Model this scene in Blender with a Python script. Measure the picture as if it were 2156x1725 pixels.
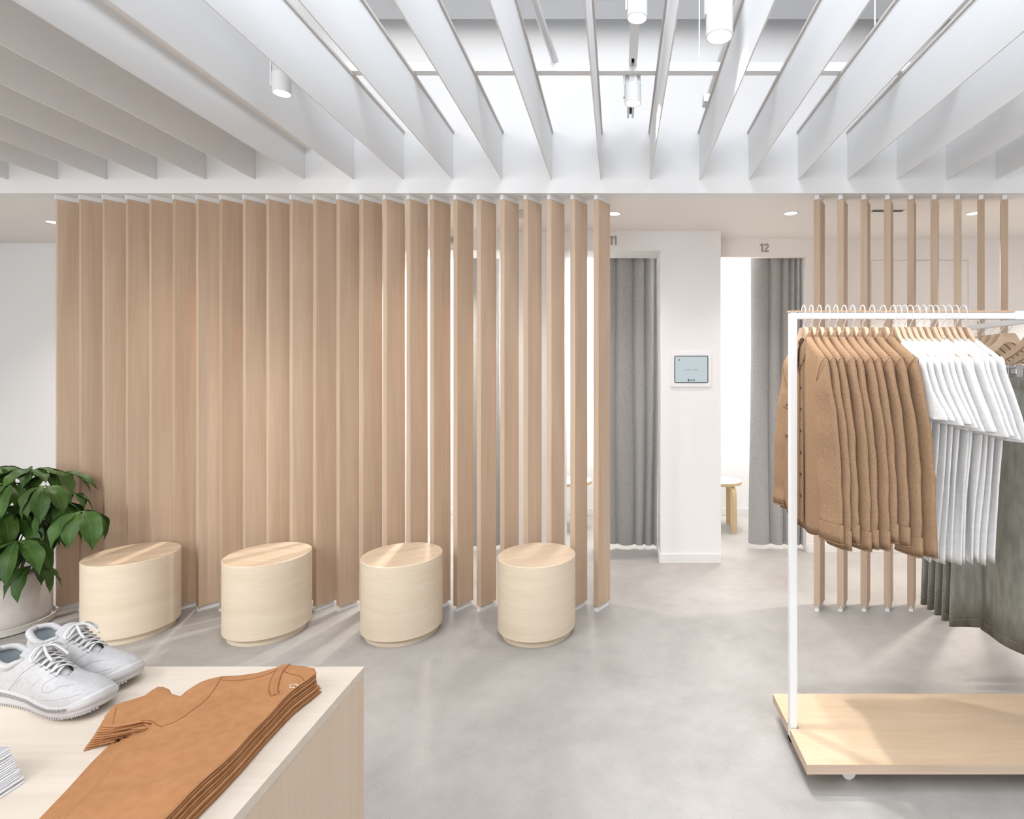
import bpy, bmesh, math, random
from mathutils import Vector, Matrix, Euler
from mathutils.geometry import delaunay_2d_cdt
random.seed(7)
PI = math.pi
sc = bpy.context.scene
COL = sc.collection
for o in list(bpy.data.objects):
    bpy.data.objects.remove(o)

# ------------------------------------------------------------------ camera
F = 1160.0          # focal length in pixels of the 2156 wide frame
EYE = 1.42
HX, HY = 1302.0, 785.0   # vanishing point of the depth lines
cam_d = bpy.data.cameras.new('camera')
cam = bpy.data.objects.new('camera', cam_d)
COL.objects.link(cam)
cam_d.sensor_fit = 'HORIZONTAL'
cam_d.sensor_width = 36.0
cam_d.lens = F / 2156.0 * 36.0
cam_d.shift_x = -(HX - 1078.0) / 2156.0
cam_d.shift_y = (HY - 862.5) / 2156.0
cam_d.clip_start = 0.05
cam.location = (0, 0, EYE)
cam.rotation_euler = (PI / 2, 0, 0)
sc.camera = cam

# ------------------------------------------------------------------ world, lights, exposure
w = bpy.data.worlds.new('daylight_world')
sc.world = w
w.use_nodes = True
w.node_tree.nodes['Background'].inputs[0].default_value = (0.93, 0.96, 1.0, 1)
w.node_tree.nodes['Background'].inputs[1].default_value = 1.0
vs = sc.view_settings
vs.view_transform = 'Standard'
vs.look = 'None'
vs.gamma = 1.0
vs.exposure = 0.24
vs.use_curve_mapping = False


def area_light(name, loc, rot, sx, sy, power, col=(1, 1, 1), spread=PI):
    l = bpy.data.lights.new(name, 'AREA')
    l.shape = 'RECTANGLE'
    l.size, l.size_y, l.energy, l.color = sx, sy, power, col
    l.spread = spread
    o = bpy.data.objects.new(name, l)
    COL.objects.link(o)
    o.location = loc
    o.rotation_euler = rot
    return o


def spot_light(name, loc, target, power, angle=80, blend=0.5, size=0.04, col=(1, 1, 1)):
    l = bpy.data.lights.new(name, 'SPOT')
    l.energy, l.spot_size, l.spot_blend, l.shadow_soft_size, l.color = power, math.radians(angle), blend, size, col
    o = bpy.data.objects.new(name, l)
    COL.objects.link(o)
    o.location = loc
    d = Vector(target) - Vector(loc)
    o.rotation_euler = d.to_track_quat('-Z', 'Y').to_euler()
    return o


WARM = (1.0, 0.93, 0.86)
NEUT = (1.0, 0.985, 0.97)
COOL = (0.95, 0.97, 1.0)
BLUE = (0.83, 0.90, 1.0)
# added fill behind the camera, set left to brighten the slat edges
area_light('front_fill', (-2.8, -3.8, 1.7), (PI / 2, 0, 0), 4.2, 2.6, 132, COOL)
# soft unseen fills added overhead for the room's general light
area_light('ceiling_fill', (0.1, 0.7, 3.85), (0, 0, 0), 1.8, 2.6, 60, BLUE)
area_light('ceiling_fill_right', (2.4, 0.4, 3.85), (0, 0, 0), 1.6, 2.2, 16, BLUE)
area_light('ceiling_fill_front', (-2.9, -1.7, 3.6), (math.radians(30), 0, 0), 3.0, 1.6, 70, NEUT)
area_light('ceiling_fill_front', (2.6, -1.7, 3.6), (math.radians(30), 0, 0), 2.4, 1.6, 28, NEUT)
area_light('ceiling_fill_front', (0.2, -1.2, 3.7), (math.radians(10), 0, 0), 1.8, 1.4, 36, NEUT)
# unseen spots added to brighten the stools and the slats' front edges
spot_light('stool_fill_spot', (-4.2, 0.3, 2.5), (-2.7, 3.1, 0.6), 72, 80, 1.0, 0.10, NEUT)
spot_light('stool_fill_spot', (-2.2, 0.2, 2.5), (-1.5, 3.1, 0.5), 66, 80, 1.0, 0.10, NEUT)
# light inside the fitting rooms
for lx in (-1.25, -0.05, 1.2):
    area_light('fitting_room_light', (lx, 5.0, 2.92), (0, 0, 0), 0.7, 0.6, 50, NEUT)

# ------------------------------------------------------------------ materials
MATS = {}


def base_mat(name, col, rough=0.6, spec=0.3, metal=0.0):
    m = bpy.data.materials.new(name)
    m.use_nodes = True
    b = m.node_tree.nodes['Principled BSDF']
    b.inputs['Base Color'].default_value = (*col, 1)
    b.inputs['Roughness'].default_value = rough
    b.inputs['Specular IOR Level'].default_value = spec
    b.inputs['Metallic'].default_value = metal
    MATS[name] = m
    return m, b


def link(m, a, b):
    m.node_tree.links.new(a, b)


def nd(m, t, **kw):
    n = m.node_tree.nodes.new(t)
    for k, v in kw.items():
        n.inputs[k.replace('_', ' ')].default_value = v
    return n


def noise_mat(name, c1, c2, scale=(8, 8, 8), nscale=1.0, detail=4, rough=0.6, spec=0.3, bump=0.0, lo=0.35, hi=0.65, coord='Object', bscale=None):
    m, b = base_mat(name, c1, rough, spec)
    tc = nd(m, 'ShaderNodeTexCoord')
    mp = nd(m, 'ShaderNodeMapping')
    mp.inputs['Scale'].default_value = scale
    link(m, tc.outputs[coord], mp.inputs[0])
    n = nd(m, 'ShaderNodeTexNoise', Scale=nscale, Detail=detail)
    link(m, mp.outputs[0], n.inputs['Vector'])
    r = nd(m, 'ShaderNodeValToRGB')
    r.color_ramp.elements[0].position = lo
    r.color_ramp.elements[1].position = hi
    r.color_ramp.elements[0].color = (*c1, 1)
    r.color_ramp.elements[1].color = (*c2, 1)
    link(m, n.outputs['Fac'], r.inputs[0])
    link(m, r.outputs[0], b.inputs['Base Color'])
    if bump:
        bn = nd(m, 'ShaderNodeBump', Strength=bump, Distance=0.002)
        src = n
        if bscale:
            src = nd(m, 'ShaderNodeTexNoise', Scale=bscale, Detail=3)
            link(m, tc.outputs[coord], src.inputs['Vector'])
        link(m, src.outputs['Fac'], bn.inputs['Height'])
        link(m, bn.outputs[0], b.inputs['Normal'])
    return m


def wood_mat(name, c1, c2, axis='z', rough=0.5, fig=1.0, vary=0.5, line=0.5):
    """maple or birch: long grain along axis, faint flame figure, each object a little different"""
    m, b = base_mat(name, c1, rough, 0.25)
    tc = nd(m, 'ShaderNodeTexCoord')
    oi = nd(m, 'ShaderNodeObjectInfo')
    addv = nd(m, 'ShaderNodeVectorMath')
    addv.operation = 'ADD'
    mulr = nd(m, 'ShaderNodeMath')
    mulr.operation = 'MULTIPLY'
    mulr.inputs[1].default_value = 37.0
    link(m, oi.outputs['Random'], mulr.inputs[0])
    link(m, tc.outputs['Object'], addv.inputs[0])
    cmb = nd(m, 'ShaderNodeCombineXYZ')
    for i in range(3):
        link(m, mulr.outputs[0], cmb.inputs[i])
    link(m, cmb.outputs[0], addv.inputs[1])
    s = {'z': (9, 9, 0.55), 'x': (1.1, 14, 14), 'y': (14, 1.1, 14), 'h': (2.2, 2.2, 20)}[axis]
    mp = nd(m, 'ShaderNodeMapping')
    mp.inputs['Scale'].default_value = s
    link(m, addv.outputs[0], mp.inputs[0])
    n1 = nd(m, 'ShaderNodeTexNoise', Scale=1.0, Detail=3, Distortion=0.8)
    link(m, mp.outputs[0], n1.inputs['Vector'])
    # cathedral lines from the broad noise
    ml = nd(m, 'ShaderNodeMath')
    ml.operation = 'MULTIPLY'
    ml.inputs[1].default_value = 60.0
    link(m, n1.outputs['Fac'], ml.inputs[0])
    sn = nd(m, 'ShaderNodeMath')
    sn.operation = 'SINE'
    link(m, ml.outputs[0], sn.inputs[0])
    mp2 = nd(m, 'ShaderNodeMapping')
    mp2.inputs['Scale'].default_value = tuple(v * (9 if v > 3 else 4) for v in s)
    link(m, addv.outputs[0], mp2.inputs[0])
    n2 = nd(m, 'ShaderNodeTexNoise', Scale=1.0, Detail=2)
    link(m, mp2.outputs[0], n2.inputs['Vector'])

    def madd(x, k, y):
        a = nd(m, 'ShaderNodeMath')
        a.operation = 'MULTIPLY_ADD'
        link(m, x, a.inputs[0])
        a.inputs[1].default_value = k
        if isinstance(y, float):
            a.inputs[2].default_value = y
        else:
            link(m, y, a.inputs[2])
        return a.outputs[0]
    v = madd(n1.outputs['Fac'], 0.9 * fig, -0.1)
    v = madd(sn.outputs[0], 0.045 * line, v)
    v = madd(n2.outputs['Fac'], 0.45, v)
    v = madd(oi.outputs['Random'], vary * 0.6, v)
    v = madd(v, 1.0, -0.2 - 0.3 * vary)
    r = nd(m, 'ShaderNodeValToRGB')
    r.color_ramp.elements[0].position = 0.1
    r.color_ramp.elements[1].position = 0.75
    r.color_ramp.elements[0].color = (*c1, 1)
    r.color_ramp.elements[1].color = (*c2, 1)
    link(m, v, r.inputs[0])
    link(m, r.outputs[0], b.inputs['Base Color'])
    return m


WALL = base_mat('white_paint', (0.84, 0.835, 0.83), 0.75, 0.2)[0]
WALLW = base_mat('warm_white_paint', (0.88, 0.845, 0.815), 0.75, 0.2)[0]
TRIM = base_mat('white_trim', (0.82, 0.81, 0.80), 0.5, 0.3)[0]
BAF = base_mat('white_baffle', (0.83, 0.835, 0.84), 0.6, 0.25)[0]
BAFR = base_mat('baffle_rail_paint', (0.66, 0.62, 0.59), 0.6, 0.25)[0]
CEIL = base_mat('grey_white_ceiling', (0.72, 0.74, 0.76), 0.8, 0.2)[0]
METW = base_mat('white_powder_coat', (0.84, 0.84, 0.84), 0.35, 0.4)[0]
METG = base_mat('pale_metal', (0.7, 0.7, 0.7), 0.35, 0.5, 0.3)[0]
DARK = base_mat('dark_slot', (0.03, 0.03, 0.03), 0.6)[0]
MAPLE = wood_mat('maple_slat', (0.50, 0.36, 0.255), (0.66, 0.515, 0.385), 'z')
MAPLE_S = wood_mat('maple_stool', (0.71, 0.595, 0.455), (0.83, 0.73, 0.60), 'h', vary=0.1, fig=0.7, line=0.2)
MAPLE_T = wood_mat('maple_stool_top', (0.62, 0.46, 0.32), (0.76, 0.61, 0.45), 'x', vary=0.1, line=0.3)
BIRCH = wood_mat('birch_top', (0.66, 0.56, 0.455), (0.76, 0.68, 0.595), 'x', vary=0.05)
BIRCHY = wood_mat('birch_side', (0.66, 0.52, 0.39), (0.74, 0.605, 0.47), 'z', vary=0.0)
BIRCH_P = wood_mat('birch_platform', (0.66, 0.49, 0.325), (0.79, 0.63, 0.45), 'x', vary=0.0, fig=0.7)
HANGW = wood_mat('hanger_wood', (0.57, 0.40, 0.27), (0.70, 0.53, 0.38), 'x', vary=0.3)
LEGW = wood_mat('stool_leg_wood', (0.62, 0.45, 0.25), (0.74, 0.58, 0.36), 'z', vary=0.1)
WOOL = noise_mat('grey_wool', (0.30, 0.294, 0.285), (0.46, 0.452, 0.44), nscale=260, scale=(1, 1, 1), detail=2, rough=0.95, spec=0.05)
SHIRT = noise_mat('tan_flannel', (0.295, 0.185, 0.11), (0.36, 0.232, 0.142), scale=(1, 1, 1), nscale=170, detail=3, rough=0.95, spec=0.05, bump=0.15, bscale=500)
SHIRT3 = base_mat('tan_seam_shadow', (0.20, 0.12, 0.07), 0.9, 0.05)[0]  # darker tan, paints the shadow line at collar edge and seams
SHIRT2 = base_mat('tan_stitching', (0.42, 0.28, 0.17), 0.9, 0.05)[0]
TEEW = noise_mat('white_jersey', (0.72, 0.71, 0.70), (0.78, 0.77, 0.76), scale=(1, 1, 1), nscale=60, rough=0.9, spec=0.05)
TWILL = noise_mat('sage_twill', (0.215, 0.213, 0.182), (0.295, 0.29, 0.252), scale=(1, 1, 0.3), nscale=40, detail=5, rough=0.85, spec=0.1, bump=0.1, bscale=300)
TWILL2 = noise_mat('sage_seam', (0.22, 0.215, 0.185), (0.40, 0.39, 0.34), scale=(1, 1, 1), nscale=300, rough=0.9, spec=0.05, lo=0.45, hi=0.6)
RUST = noise_mat('rust_jersey', (0.395, 0.188, 0.085), (0.435, 0.215, 0.10), scale=(1, 1, 1), nscale=60, detail=3, rough=0.92, spec=0.05)
RUSTD = base_mat('rust_seam', (0.27, 0.11, 0.045), 0.9, 0.05)[0]
BTN = base_mat('dark_button', (0.05, 0.04, 0.035), 0.35)[0]
LEATH = noise_mat('white_leather', (0.455, 0.445, 0.45), (0.50, 0.49, 0.495), scale=(1, 1, 1), nscale=120, rough=0.5, spec=0.35, bump=0.04, bscale=700)
RUBB = base_mat('pale_rubber', (0.56, 0.54, 0.535), 0.6, 0.3)[0]
LINER = base_mat('grey_liner', (0.42, 0.46, 0.48), 0.9, 0.05)[0]
BRAID = base_mat('sole_braid', (0.40, 0.385, 0.38), 0.7, 0.2)[0]
STCH = base_mat('shoe_stitch', (0.36, 0.35, 0.36), 0.8, 0.1)[0]
LACE = base_mat('lace_cord', (0.60, 0.59, 0.575), 0.8, 0.1)[0]
POT = noise_mat('pale_ceramic', (0.62, 0.58, 0.545), (0.68, 0.645, 0.61), scale=(1, 1, 1), nscale=20, rough=0.7, spec=0.2)
SOIL = noise_mat('dark_soil', (0.03, 0.022, 0.015), (0.08, 0.06, 0.04), scale=(1, 1, 1), nscale=60, rough=1, bump=0.6)
LEAF = noise_mat('green_leaf', (0.030, 0.072, 0.011), (0.055, 0.118, 0.020), scale=(1, 1, 1), nscale=9, detail=3, rough=0.48, spec=0.3)
VEIN = base_mat('leaf_vein', (0.13, 0.20, 0.06), 0.5)[0]
STEM = base_mat('green_stem', (0.10, 0.13, 0.04), 0.6)[0]
NUMB = base_mat('grey_lettering', (0.36, 0.335, 0.315), 0.7)[0]
PAPER = base_mat('white_sheet', (0.84, 0.84, 0.85), 0.7, 0.2)[0]
INK = base_mat('ink', (0.06, 0.07, 0.08), 0.6)[0]
INK2 = base_mat('grey_ink', (0.22, 0.24, 0.26), 0.6)[0]
BLK = base_mat('black_bezel', (0.02, 0.022, 0.025), 0.3, 0.5)[0]
PRNT = base_mat('white_print', (0.85, 0.83, 0.83), 0.6)[0]


def emis(name, col, s):
    m, b = base_mat(name, col, 0.5)
    b.inputs['Emission Color'].default_value = (*col, 1)
    b.inputs['Emission Strength'].default_value = s
    return m


LAMP = emis('lamp_lens', (1.0, 0.98, 0.96), 2.4)
SCREEN = emis('lit_screen', (0.60, 0.71, 0.75), 0.62)
SCREEN.node_tree.nodes['Principled BSDF'].inputs['Base Color'].default_value = (0.1, 0.1, 0.1, 1)


def floor_mat():
    m, b = base_mat('polished_concrete', (0.5, 0.5, 0.48), 0.42, 0.35)
    tc = nd(m, 'ShaderNodeTexCoord')
    n1 = nd(m, 'ShaderNodeTexNoise', Scale=1.6, Detail=6, Roughness=0.6, Distortion=0.4)
    n2 = nd(m, 'ShaderNodeTexNoise', Scale=9.0, Detail=6, Roughness=0.7)
    n3 = nd(m, 'ShaderNodeTexNoise', Scale=160.0, Detail=2)
    for n in (n1, n2, n3):
        link(m, tc.outputs['Object'], n.inputs['Vector'])
    mx = nd(m, 'ShaderNodeMix')
    mx.data_type = 'FLOAT'
    mx.inputs[0].default_value = 0.35
    link(m, n1.outputs['Fac'], mx.inputs[2])
    link(m, n2.outputs['Fac'], mx.inputs[3])
    r = nd(m, 'ShaderNodeValToRGB')
    r.color_ramp.elements[0].position = 0.36
    r.color_ramp.elements[1].position = 0.64
    r.color_ramp.elements[0].color = (0.345, 0.328, 0.308, 1)
    r.color_ramp.elements[1].color = (0.475, 0.458, 0.436, 1)
    link(m, mx.outputs[0], r.inputs[0])
    r3 = nd(m, 'ShaderNodeValToRGB')
    r3.color_ramp.elements[0].position = 0.27
    r3.color_ramp.elements[1].position = 0.36
    r3.color_ramp.elements[0].color = (0.72, 0.71, 0.70, 1)
    r3.color_ramp.elements[1].color = (1, 1, 1, 1)
    link(m, n3.outputs['Fac'], r3.inputs[0])
    mc = nd(m, 'ShaderNodeMix')
    mc.data_type = 'RGBA'
    mc.blend_type = 'MULTIPLY'
    mc.inputs[0].default_value = 1.0
    link(m, r.outputs[0], mc.inputs[6])
    link(m, r3.outputs[0], mc.inputs[7])
    link(m, mc.outputs[2], b.inputs['Base Color'])
    rr = nd(m, 'ShaderNodeMapRange')
    rr.inputs[3].default_value = 0.34
    rr.inputs[4].default_value = 0.52
    link(m, n2.outputs['Fac'], rr.inputs[0])
    link(m, rr.outputs[0], b.inputs['Roughness'])
    return m


FLOOR = floor_mat()


def add_vein(m):
    return m


# ------------------------------------------------------------------ helpers
def me_obj(name, verts, faces, mat, parent=None, smooth=False, loc=None, rz=0.0):
    me = bpy.data.meshes.new(name)
    me.from_pydata([tuple(v) for v in verts], [], faces)
    me.update()
    bm = bmesh.new()
    bm.from_mesh(me)
    bmesh.ops.recalc_face_normals(bm, faces=bm.faces)
    bm.to_mesh(me)
    bm.free()
    if mat:
        me.materials.append(mat)
    if smooth:
        me.polygons.foreach_set('use_smooth', [True] * len(me.polygons))
    o = bpy.data.objects.new(name, me)
    COL.objects.link(o)
    if parent is not None:
        o.parent = parent
    if loc is not None:
        o.location = loc
    o.rotation_euler.z = rz
    return o


class MB:
    def __init__(s):
        s.v = []
        s.f = []

    def add(s, vs, fs):
        n = len(s.v)
        s.v += [tuple(v) for v in vs]
        s.f += [tuple(i + n for i in f) for f in fs]

    def box(s, x0, x1, y0, y1, z0, z1, bev=0.0, M=None):
        bm = bmesh.new()
        vs = [bm.verts.new(p) for p in ((x0, y0, z0), (x1, y0, z0), (x1, y1, z0), (x0, y1, z0), (x0, y0, z1), (x1, y0, z1), (x1, y1, z1), (x0, y1, z1))]
        for f in ((0, 3, 2, 1), (4, 5, 6, 7), (0, 1, 5, 4), (1, 2, 6, 5), (2, 3, 7, 6), (3, 0, 4, 7)):
            bm.faces.new([vs[i] for i in f])
        if bev:
            bmesh.ops.bevel(bm, geom=bm.edges[:], offset=bev, segments=2, affect='EDGES')
        bm.verts.index_update()
        s.add([(M @ v.co) if M else v.co.copy() for v in bm.verts], [[v.index for v in f.verts] for f in bm.faces])
        bm.free()
        return s

    def prism(s, pts, z0, z1, bev=0.0, M=None):
        bm = bmesh.new()
        a = [bm.verts.new((p[0], p[1], z0)) for p in pts]
        b = [bm.verts.new((p[0], p[1], z1)) for p in pts]
        n = len(pts)
        f0 = bm.faces.new(a[::-1])
        f1 = bm.faces.new(b)
        for i in range(n):
            bm.faces.new((a[i], a[(i + 1) % n], b[(i + 1) % n], b[i]))
        if bev:
            ed = list(set(list(f0.edges) + list(f1.edges)))
            bmesh.ops.bevel(bm, geom=ed, offset=bev, segments=2, affect='EDGES')
        bm.verts.index_update()
        s.add([(M @ v.co) if M else v.co.copy() for v in bm.verts], [[v.index for v in f.verts] for f in bm.faces])
        bm.free()
        return s

    def lathe(s, prof, n=48, M=None, cap0=True, cap1=True):
        vs, fs = [], []
        for r, z in prof:
            for i in range(n):
                a = 2 * PI * i / n
                p = Vector((r * math.cos(a), r * math.sin(a), z))
                vs.append(M @ p if M else p)
        for j in range(len(prof) - 1):
            for i in range(n):
                k = (i + 1) % n
                fs.append((j * n + i, j * n + k, (j + 1) * n + k, (j + 1) * n + i))
        if cap0:
            fs.append(tuple(range(n))[::-1])
        if cap1:
            fs.append(tuple((len(prof) - 1) * n + i for i in range(n)))
        s.add(vs, fs)
        return s

    def tube(s, pts, r, n=8, flat=1.0, up=None, cap=True):
        pts = [Vector(p) for p in pts]
        rr = r if isinstance(r, (list, tuple)) else [r] * len(pts)
        vs, fs = [], []
        prev = None
        for i, p in enumerate(pts):
            t = (pts[min(i + 1, len(pts) - 1)] - pts[max(i - 1, 0)])
            if t.length < 1e-9:
                t = Vector((0, 0, 1))
            t.normalize()
            if prev is None:
                ref = Vector(up) if up else (Vector((0, 0, 1)) if abs(t.z) < 0.9 else Vector((1, 0, 0)))
                u = (ref - t * ref.dot(t)).normalized()
            else:
                ref = Vector(up) if up else prev
                u = (ref - t * ref.dot(t))
                if u.length < 1e-6:
                    u = prev - t * prev.dot(t)
                u.normalize()
            prev = u
            v = t.cross(u)
            for k in range(n):
                a = 2 * PI * k / n
                vs.append(p + u * (rr[i] * flat * math.cos(a)) + v * (rr[i] * math.sin(a)))
        for j in range(len(pts) - 1):
            for i in range(n):
                k = (i + 1) % n
                fs.append((j * n + i, j * n + k, (j + 1) * n + k, (j + 1) * n + i))
        if cap:
            fs.append(tuple(range(n))[::-1])
            fs.append(tuple((len(pts) - 1) * n + i for i in range(n)))
        s.add(vs, fs)
        return s

    def grid(s, rows, closed=False, cap=False):
        n = len(rows[0])
        vs = [p for r in rows for p in r]
        fs = []
        for j in range(len(rows) - 1):
            for i in range(n if closed else n - 1):
                k = (i + 1) % n
                fs.append((j * n + i, j * n + k, (j + 1) * n + k, (j + 1) * n + i))
        if cap:
            fs.append(tuple(range(n))[::-1])
            fs.append(tuple((len(rows) - 1) * n + i for i in range(n)))
        s.add(vs, fs)
        return s

    def make(s, name, mat, parent=None, smooth=False, loc=None, rz=0.0):
        return me_obj(name, s.v, s.f, mat, parent, smooth, loc, rz)


def smooth_by_angle(o, ang=40):
    me = o.data
    me.polygons.foreach_set('use_smooth', [True] * len(me.polygons))
    me.set_sharp_from_angle(angle=math.radians(ang))
    return o


def tag(o, label=None, cat=None, group=None, kind=None):
    if label:
        o['label'] = label
    if cat:
        o['category'] = cat
    if group:
        o['group'] = group
    if kind:
        o['kind'] = kind
    return o


def thing(name, label, cat, loc=(0, 0, 0), rz=0.0, group=None):
    o = bpy.data.objects.new(name, None)
    o.empty_display_size = 0.05
    COL.objects.link(o)
    o.location = loc
    o.rotation_euler = (0, 0, rz)
    return tag(o, label, cat, group)


KIDS = {}


def copy_tree(o, parent=None):
    c = o.copy()
    COL.objects.link(c)
    if parent is not None:
        c.parent = parent
    for ch in [x for x in bpy.data.objects if x.parent == o]:
        copy_tree(ch, c)
    return c


def struct(o, label=None):
    o['kind'] = 'structure'
    if label:
        o['label'] = label
    return o


def crv(pts, n, closed=False):
    """Catmull-Rom resample"""
    P = [Vector(p) for p in pts]
    out = []
    m = len(P)
    segs = m if closed else m - 1
    for i in range(segs):
        p1, p2 = P[i], P[(i + 1) % m]
        p0 = P[(i - 1) % m] if (closed or i > 0) else p1 * 2 - p2
        p3 = P[(i + 2) % m] if (closed or i + 2 < m) else p2 * 2 - p1
        for k in range(n):
            t = k / n
            out.append(0.5 * ((2 * p1) + (p2 - p0) * t + (2 * p0 - 5 * p1 + 4 * p2 - p3) * t * t + (3 * p1 - p0 - 3 * p2 + p3) * t ** 3))
    if not closed:
        out.append(P[-1].copy())
    return out


def lerp(a, b, t):
    return a + (b - a) * t


def interp(xs, ys, x):
    if x <= xs[0]:
        return ys[0]
    for i in range(len(xs) - 1):
        if x <= xs[i + 1]:
            t = (x - xs[i]) / (xs[i + 1] - xs[i])
            return ys[i] + (ys[i + 1] - ys[i]) * t
    return ys[-1]


def sstep(a, b, x):
    t = max(0.0, min(1.0, (x - a) / (b - a)))
    return t * t * (3 - 2 * t)


def PX(px, Y):
    return (px - HX) * Y / F


ORD = ['first', 'second', 'third', 'fourth', 'fifth', 'sixth', 'seventh', 'eighth', 'ninth', 'tenth', 'eleventh', 'twelfth', 'thirteenth', 'fourteenth', 'fifteenth', 'sixteenth', 'seventeenth', 'eighteenth', 'nineteenth', 'twentieth', 'twenty-first', 'twenty-second', 'twenty-third', 'twenty-fourth']

# ================================================================== the setting
SOF = 2.479      # soffit height
FAS = 3.25       # fascia plane
LX, RX = -5.2, 4.6
struct(MB().box(LX, RX, -4.2, 6.0, -0.1, 0).make('floor', FLOOR), 'grey polished concrete floor')
struct(MB().box(LX, RX, -4.2, FAS + 0.1, 4.0, 4.1).make('ceiling', CEIL))
struct(MB().box(LX, RX, FAS, FAS + 0.1, SOF, 4.0).make('wall_fascia', WALL))
struct(MB().box(LX, RX, FAS + 0.1, 4.6, SOF, SOF + 0.12).make('ceiling_corridor', WALLW))
struct(MB().box(LX, -1.80, 0.3, FAS, 2.742, 2.80).make('ceiling_lowered', WALLW))
struct(MB().box(LX - 0.1, LX, -4.2, 6.0, 0, 4.0).make('wall_left', WALL))
struct(MB().box(RX, RX + 0.1, -4.2, 6.0, 0, 4.0).make('wall_right', WALL))
# shop front behind the camera
b = MB()
b.box(LX, RX, -4.2, -4.1, 3.2, 4.0).box(LX, RX, -4.2, -4.1, 0, 0.3).box(LX, -4.2, -4.2, -4.1, 0.3, 3.2).box(3.6, RX, -4.2, -4.1, 0.3, 3.2)
struct(b.make('wall_front', WALL))
b = MB()
for x in (-4.2, -1.6, 1.0, 3.55):
    b.box(x, x + 0.05, -4.18, -4.12, 0.3, 3.2)
win = struct(b.make('window_1', METW))
gm = bpy.data.materials.new('window_glass')
gm.use_nodes = True
nt = gm.node_tree
nt.nodes.remove(nt.nodes['Principled BSDF'])
tr = nt.nodes.new('ShaderNodeBsdfTransparent')
gl = nt.nodes.new('ShaderNodeBsdfGlossy')
gl.inputs['Roughness'].default_value = 0.02
mxs = nt.nodes.new('ShaderNodeMixShader')
mxs.inputs[0].default_value = 0.06
nt.links.new(tr.outputs[0], mxs.inputs[1])
nt.links.new(gl.outputs[0], mxs.inputs[2])
nt.links.new(mxs.outputs[0], nt.nodes['Material Output'].inputs[0])
MB().box(-4.15, 3.55, -4.155, -4.145, 0.3, 3.2).make('pane', gm, win)

# fitting room front: thick piers with doors 10 and 11, then the thinner stretch with door 12
HD = 2.334
YF = 4.11
b = MB()
xs10 = (-1.60, -0.875)
xs11 = (-0.411, 0.315)
b.box(-2.9, xs10[0], YF, 4.40, 0, SOF)
b.box(xs10[1], xs11[0], YF, 4.40, 0, SOF)
b.box(xs11[1], 0.765, YF, 4.40, 0, SOF)
b.box(xs10[0], xs10[1], YF, 4.40, HD, SOF)
b.box(xs11[0], xs11[1], YF, 4.40, HD, SOF)
struct(b.make('wall_fitting_rooms', WALL), 'white piers and headers in front of fitting rooms')
b = MB()
b.box(0.765, 1.485, 4.356, 4.40, HD, SOF)
b.box(1.485, 2.0, 4.356, 4.44, 0, SOF)
b.box(2.0, 2.766, 4.372, 4.44, 0, SOF)
b.box(2.0, 2.766, 4.356, 4.372, 2.312, SOF)
b.box(2.766, RX, 4.356, 4.44, 0, SOF)
struct(b.make('wall_back', WALLW))
d1 = struct(MB().box(2.0025, 2.7635, 4.357, 4.372, 0.11, 2.309).make('door_1', WALLW), 'flush jib door in back wall, same colour as wall')
b = MB().box(LX, -2.9, 4.5, 4.6, 0, SOF)
struct(b.make('wall_back_left', WALL))
b = MB()
b.box(-2.9, RX, 5.49, 5.59, 0, 3.0)
for x in (-2.9, -1.9, -0.80, 0.50, 2.0):
    b.box(x, x + 0.08, 4.44, 5.49, 0, 3.0)
b.box(-2.9, 2.08, 4.60, 5.49, 3.0, 3.06)
struct(b.make('wall_fitting_inner', WALL))
struct(MB().box(-2.9, 2.08, 4.40, 4.60, 2.6, 3.0).make('trim_2', WALL))


def base_board(name, x0, x1, y, h=0.07, left=None):
    b = MB()
    b.box(x0, x1, y - 0.012, y, 0, h, 0.002)
    return struct(b.make(name, TRIM))


base_board('baseboard_pier', xs11[1], 0.765, YF)
struct(MB().box(xs11[1] - 0.010, xs11[1], YF - 0.012, 4.40, 0, 0.07, 0.002).make('baseboard_pier_side', TRIM))
base_board('baseboard_pier_left', xs10[1], xs11[0], YF)
base_board('baseboard_back', 1.497, RX, 4.356)
base_board('baseboard_left', LX, -2.9, 4.5)
base_board('baseboard_inner', -2.8, RX, 5.49)

# ceiling joist across the top of the open ceiling, strut channel, pipes
o = MB().box(-1.7, RX, 2.95, 3.13, 3.43, 3.62).make('ceiling_beam', CEIL)
struct(o)
tag(o, 'pale beam crossing high above the baffles')
o['kind'] = 'structure'
b = MB()
b.box(-1.75, 2.2, 2.60, 2.64, 2.8445, 2.886)
tag(b.make('strut_channel', METW), 'white strut channel lying across the tops of the baffles', 'channel')
b = MB()
b.tube([(-0.30, 2.62, 2.90), (-0.36, 1.9, 2.90), (-0.45, 0.9, 2.90)], 0.017, 10)
tag(smooth_by_angle(b.make('ceiling_pipe', METG)), 'thin grey pipe above baffles left of the track lights', 'pipe')
b = MB().tube([(0.47, 2.9, 2.86), (0.60, 2.2, 3.3)], 0.012, 8)
b.box(0.445, 0.49, 2.86, 2.93, 2.83, 2.87)
tag(b.make('ceiling_brace', METG), 'slanting metal brace rod beside the long round lamp', 'brace')
b = MB()
for (x, y) in ((1.24, 2.62), (1.45, 2.75)):
    b.tube([(x, y, 2.86), (x, y, 4.0)], 0.004, 6)
tag(MB().tube([(1.22, 2.62, 2.878), (1.22, 2.62, 4.0)], 0.004, 6).make('hanging_rod', METW), 'thin suspension rod rising from right end of strut channel', 'rod', 'suspension rods')
tag(MB().tube([(0.385, 2.62, 2.878), (0.385, 2.62, 4.0)], 0.003, 6).make('hanging_rod', METW), 'thin suspension rod just left of the long round lamp', 'rod', 'suspension rods')
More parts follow.
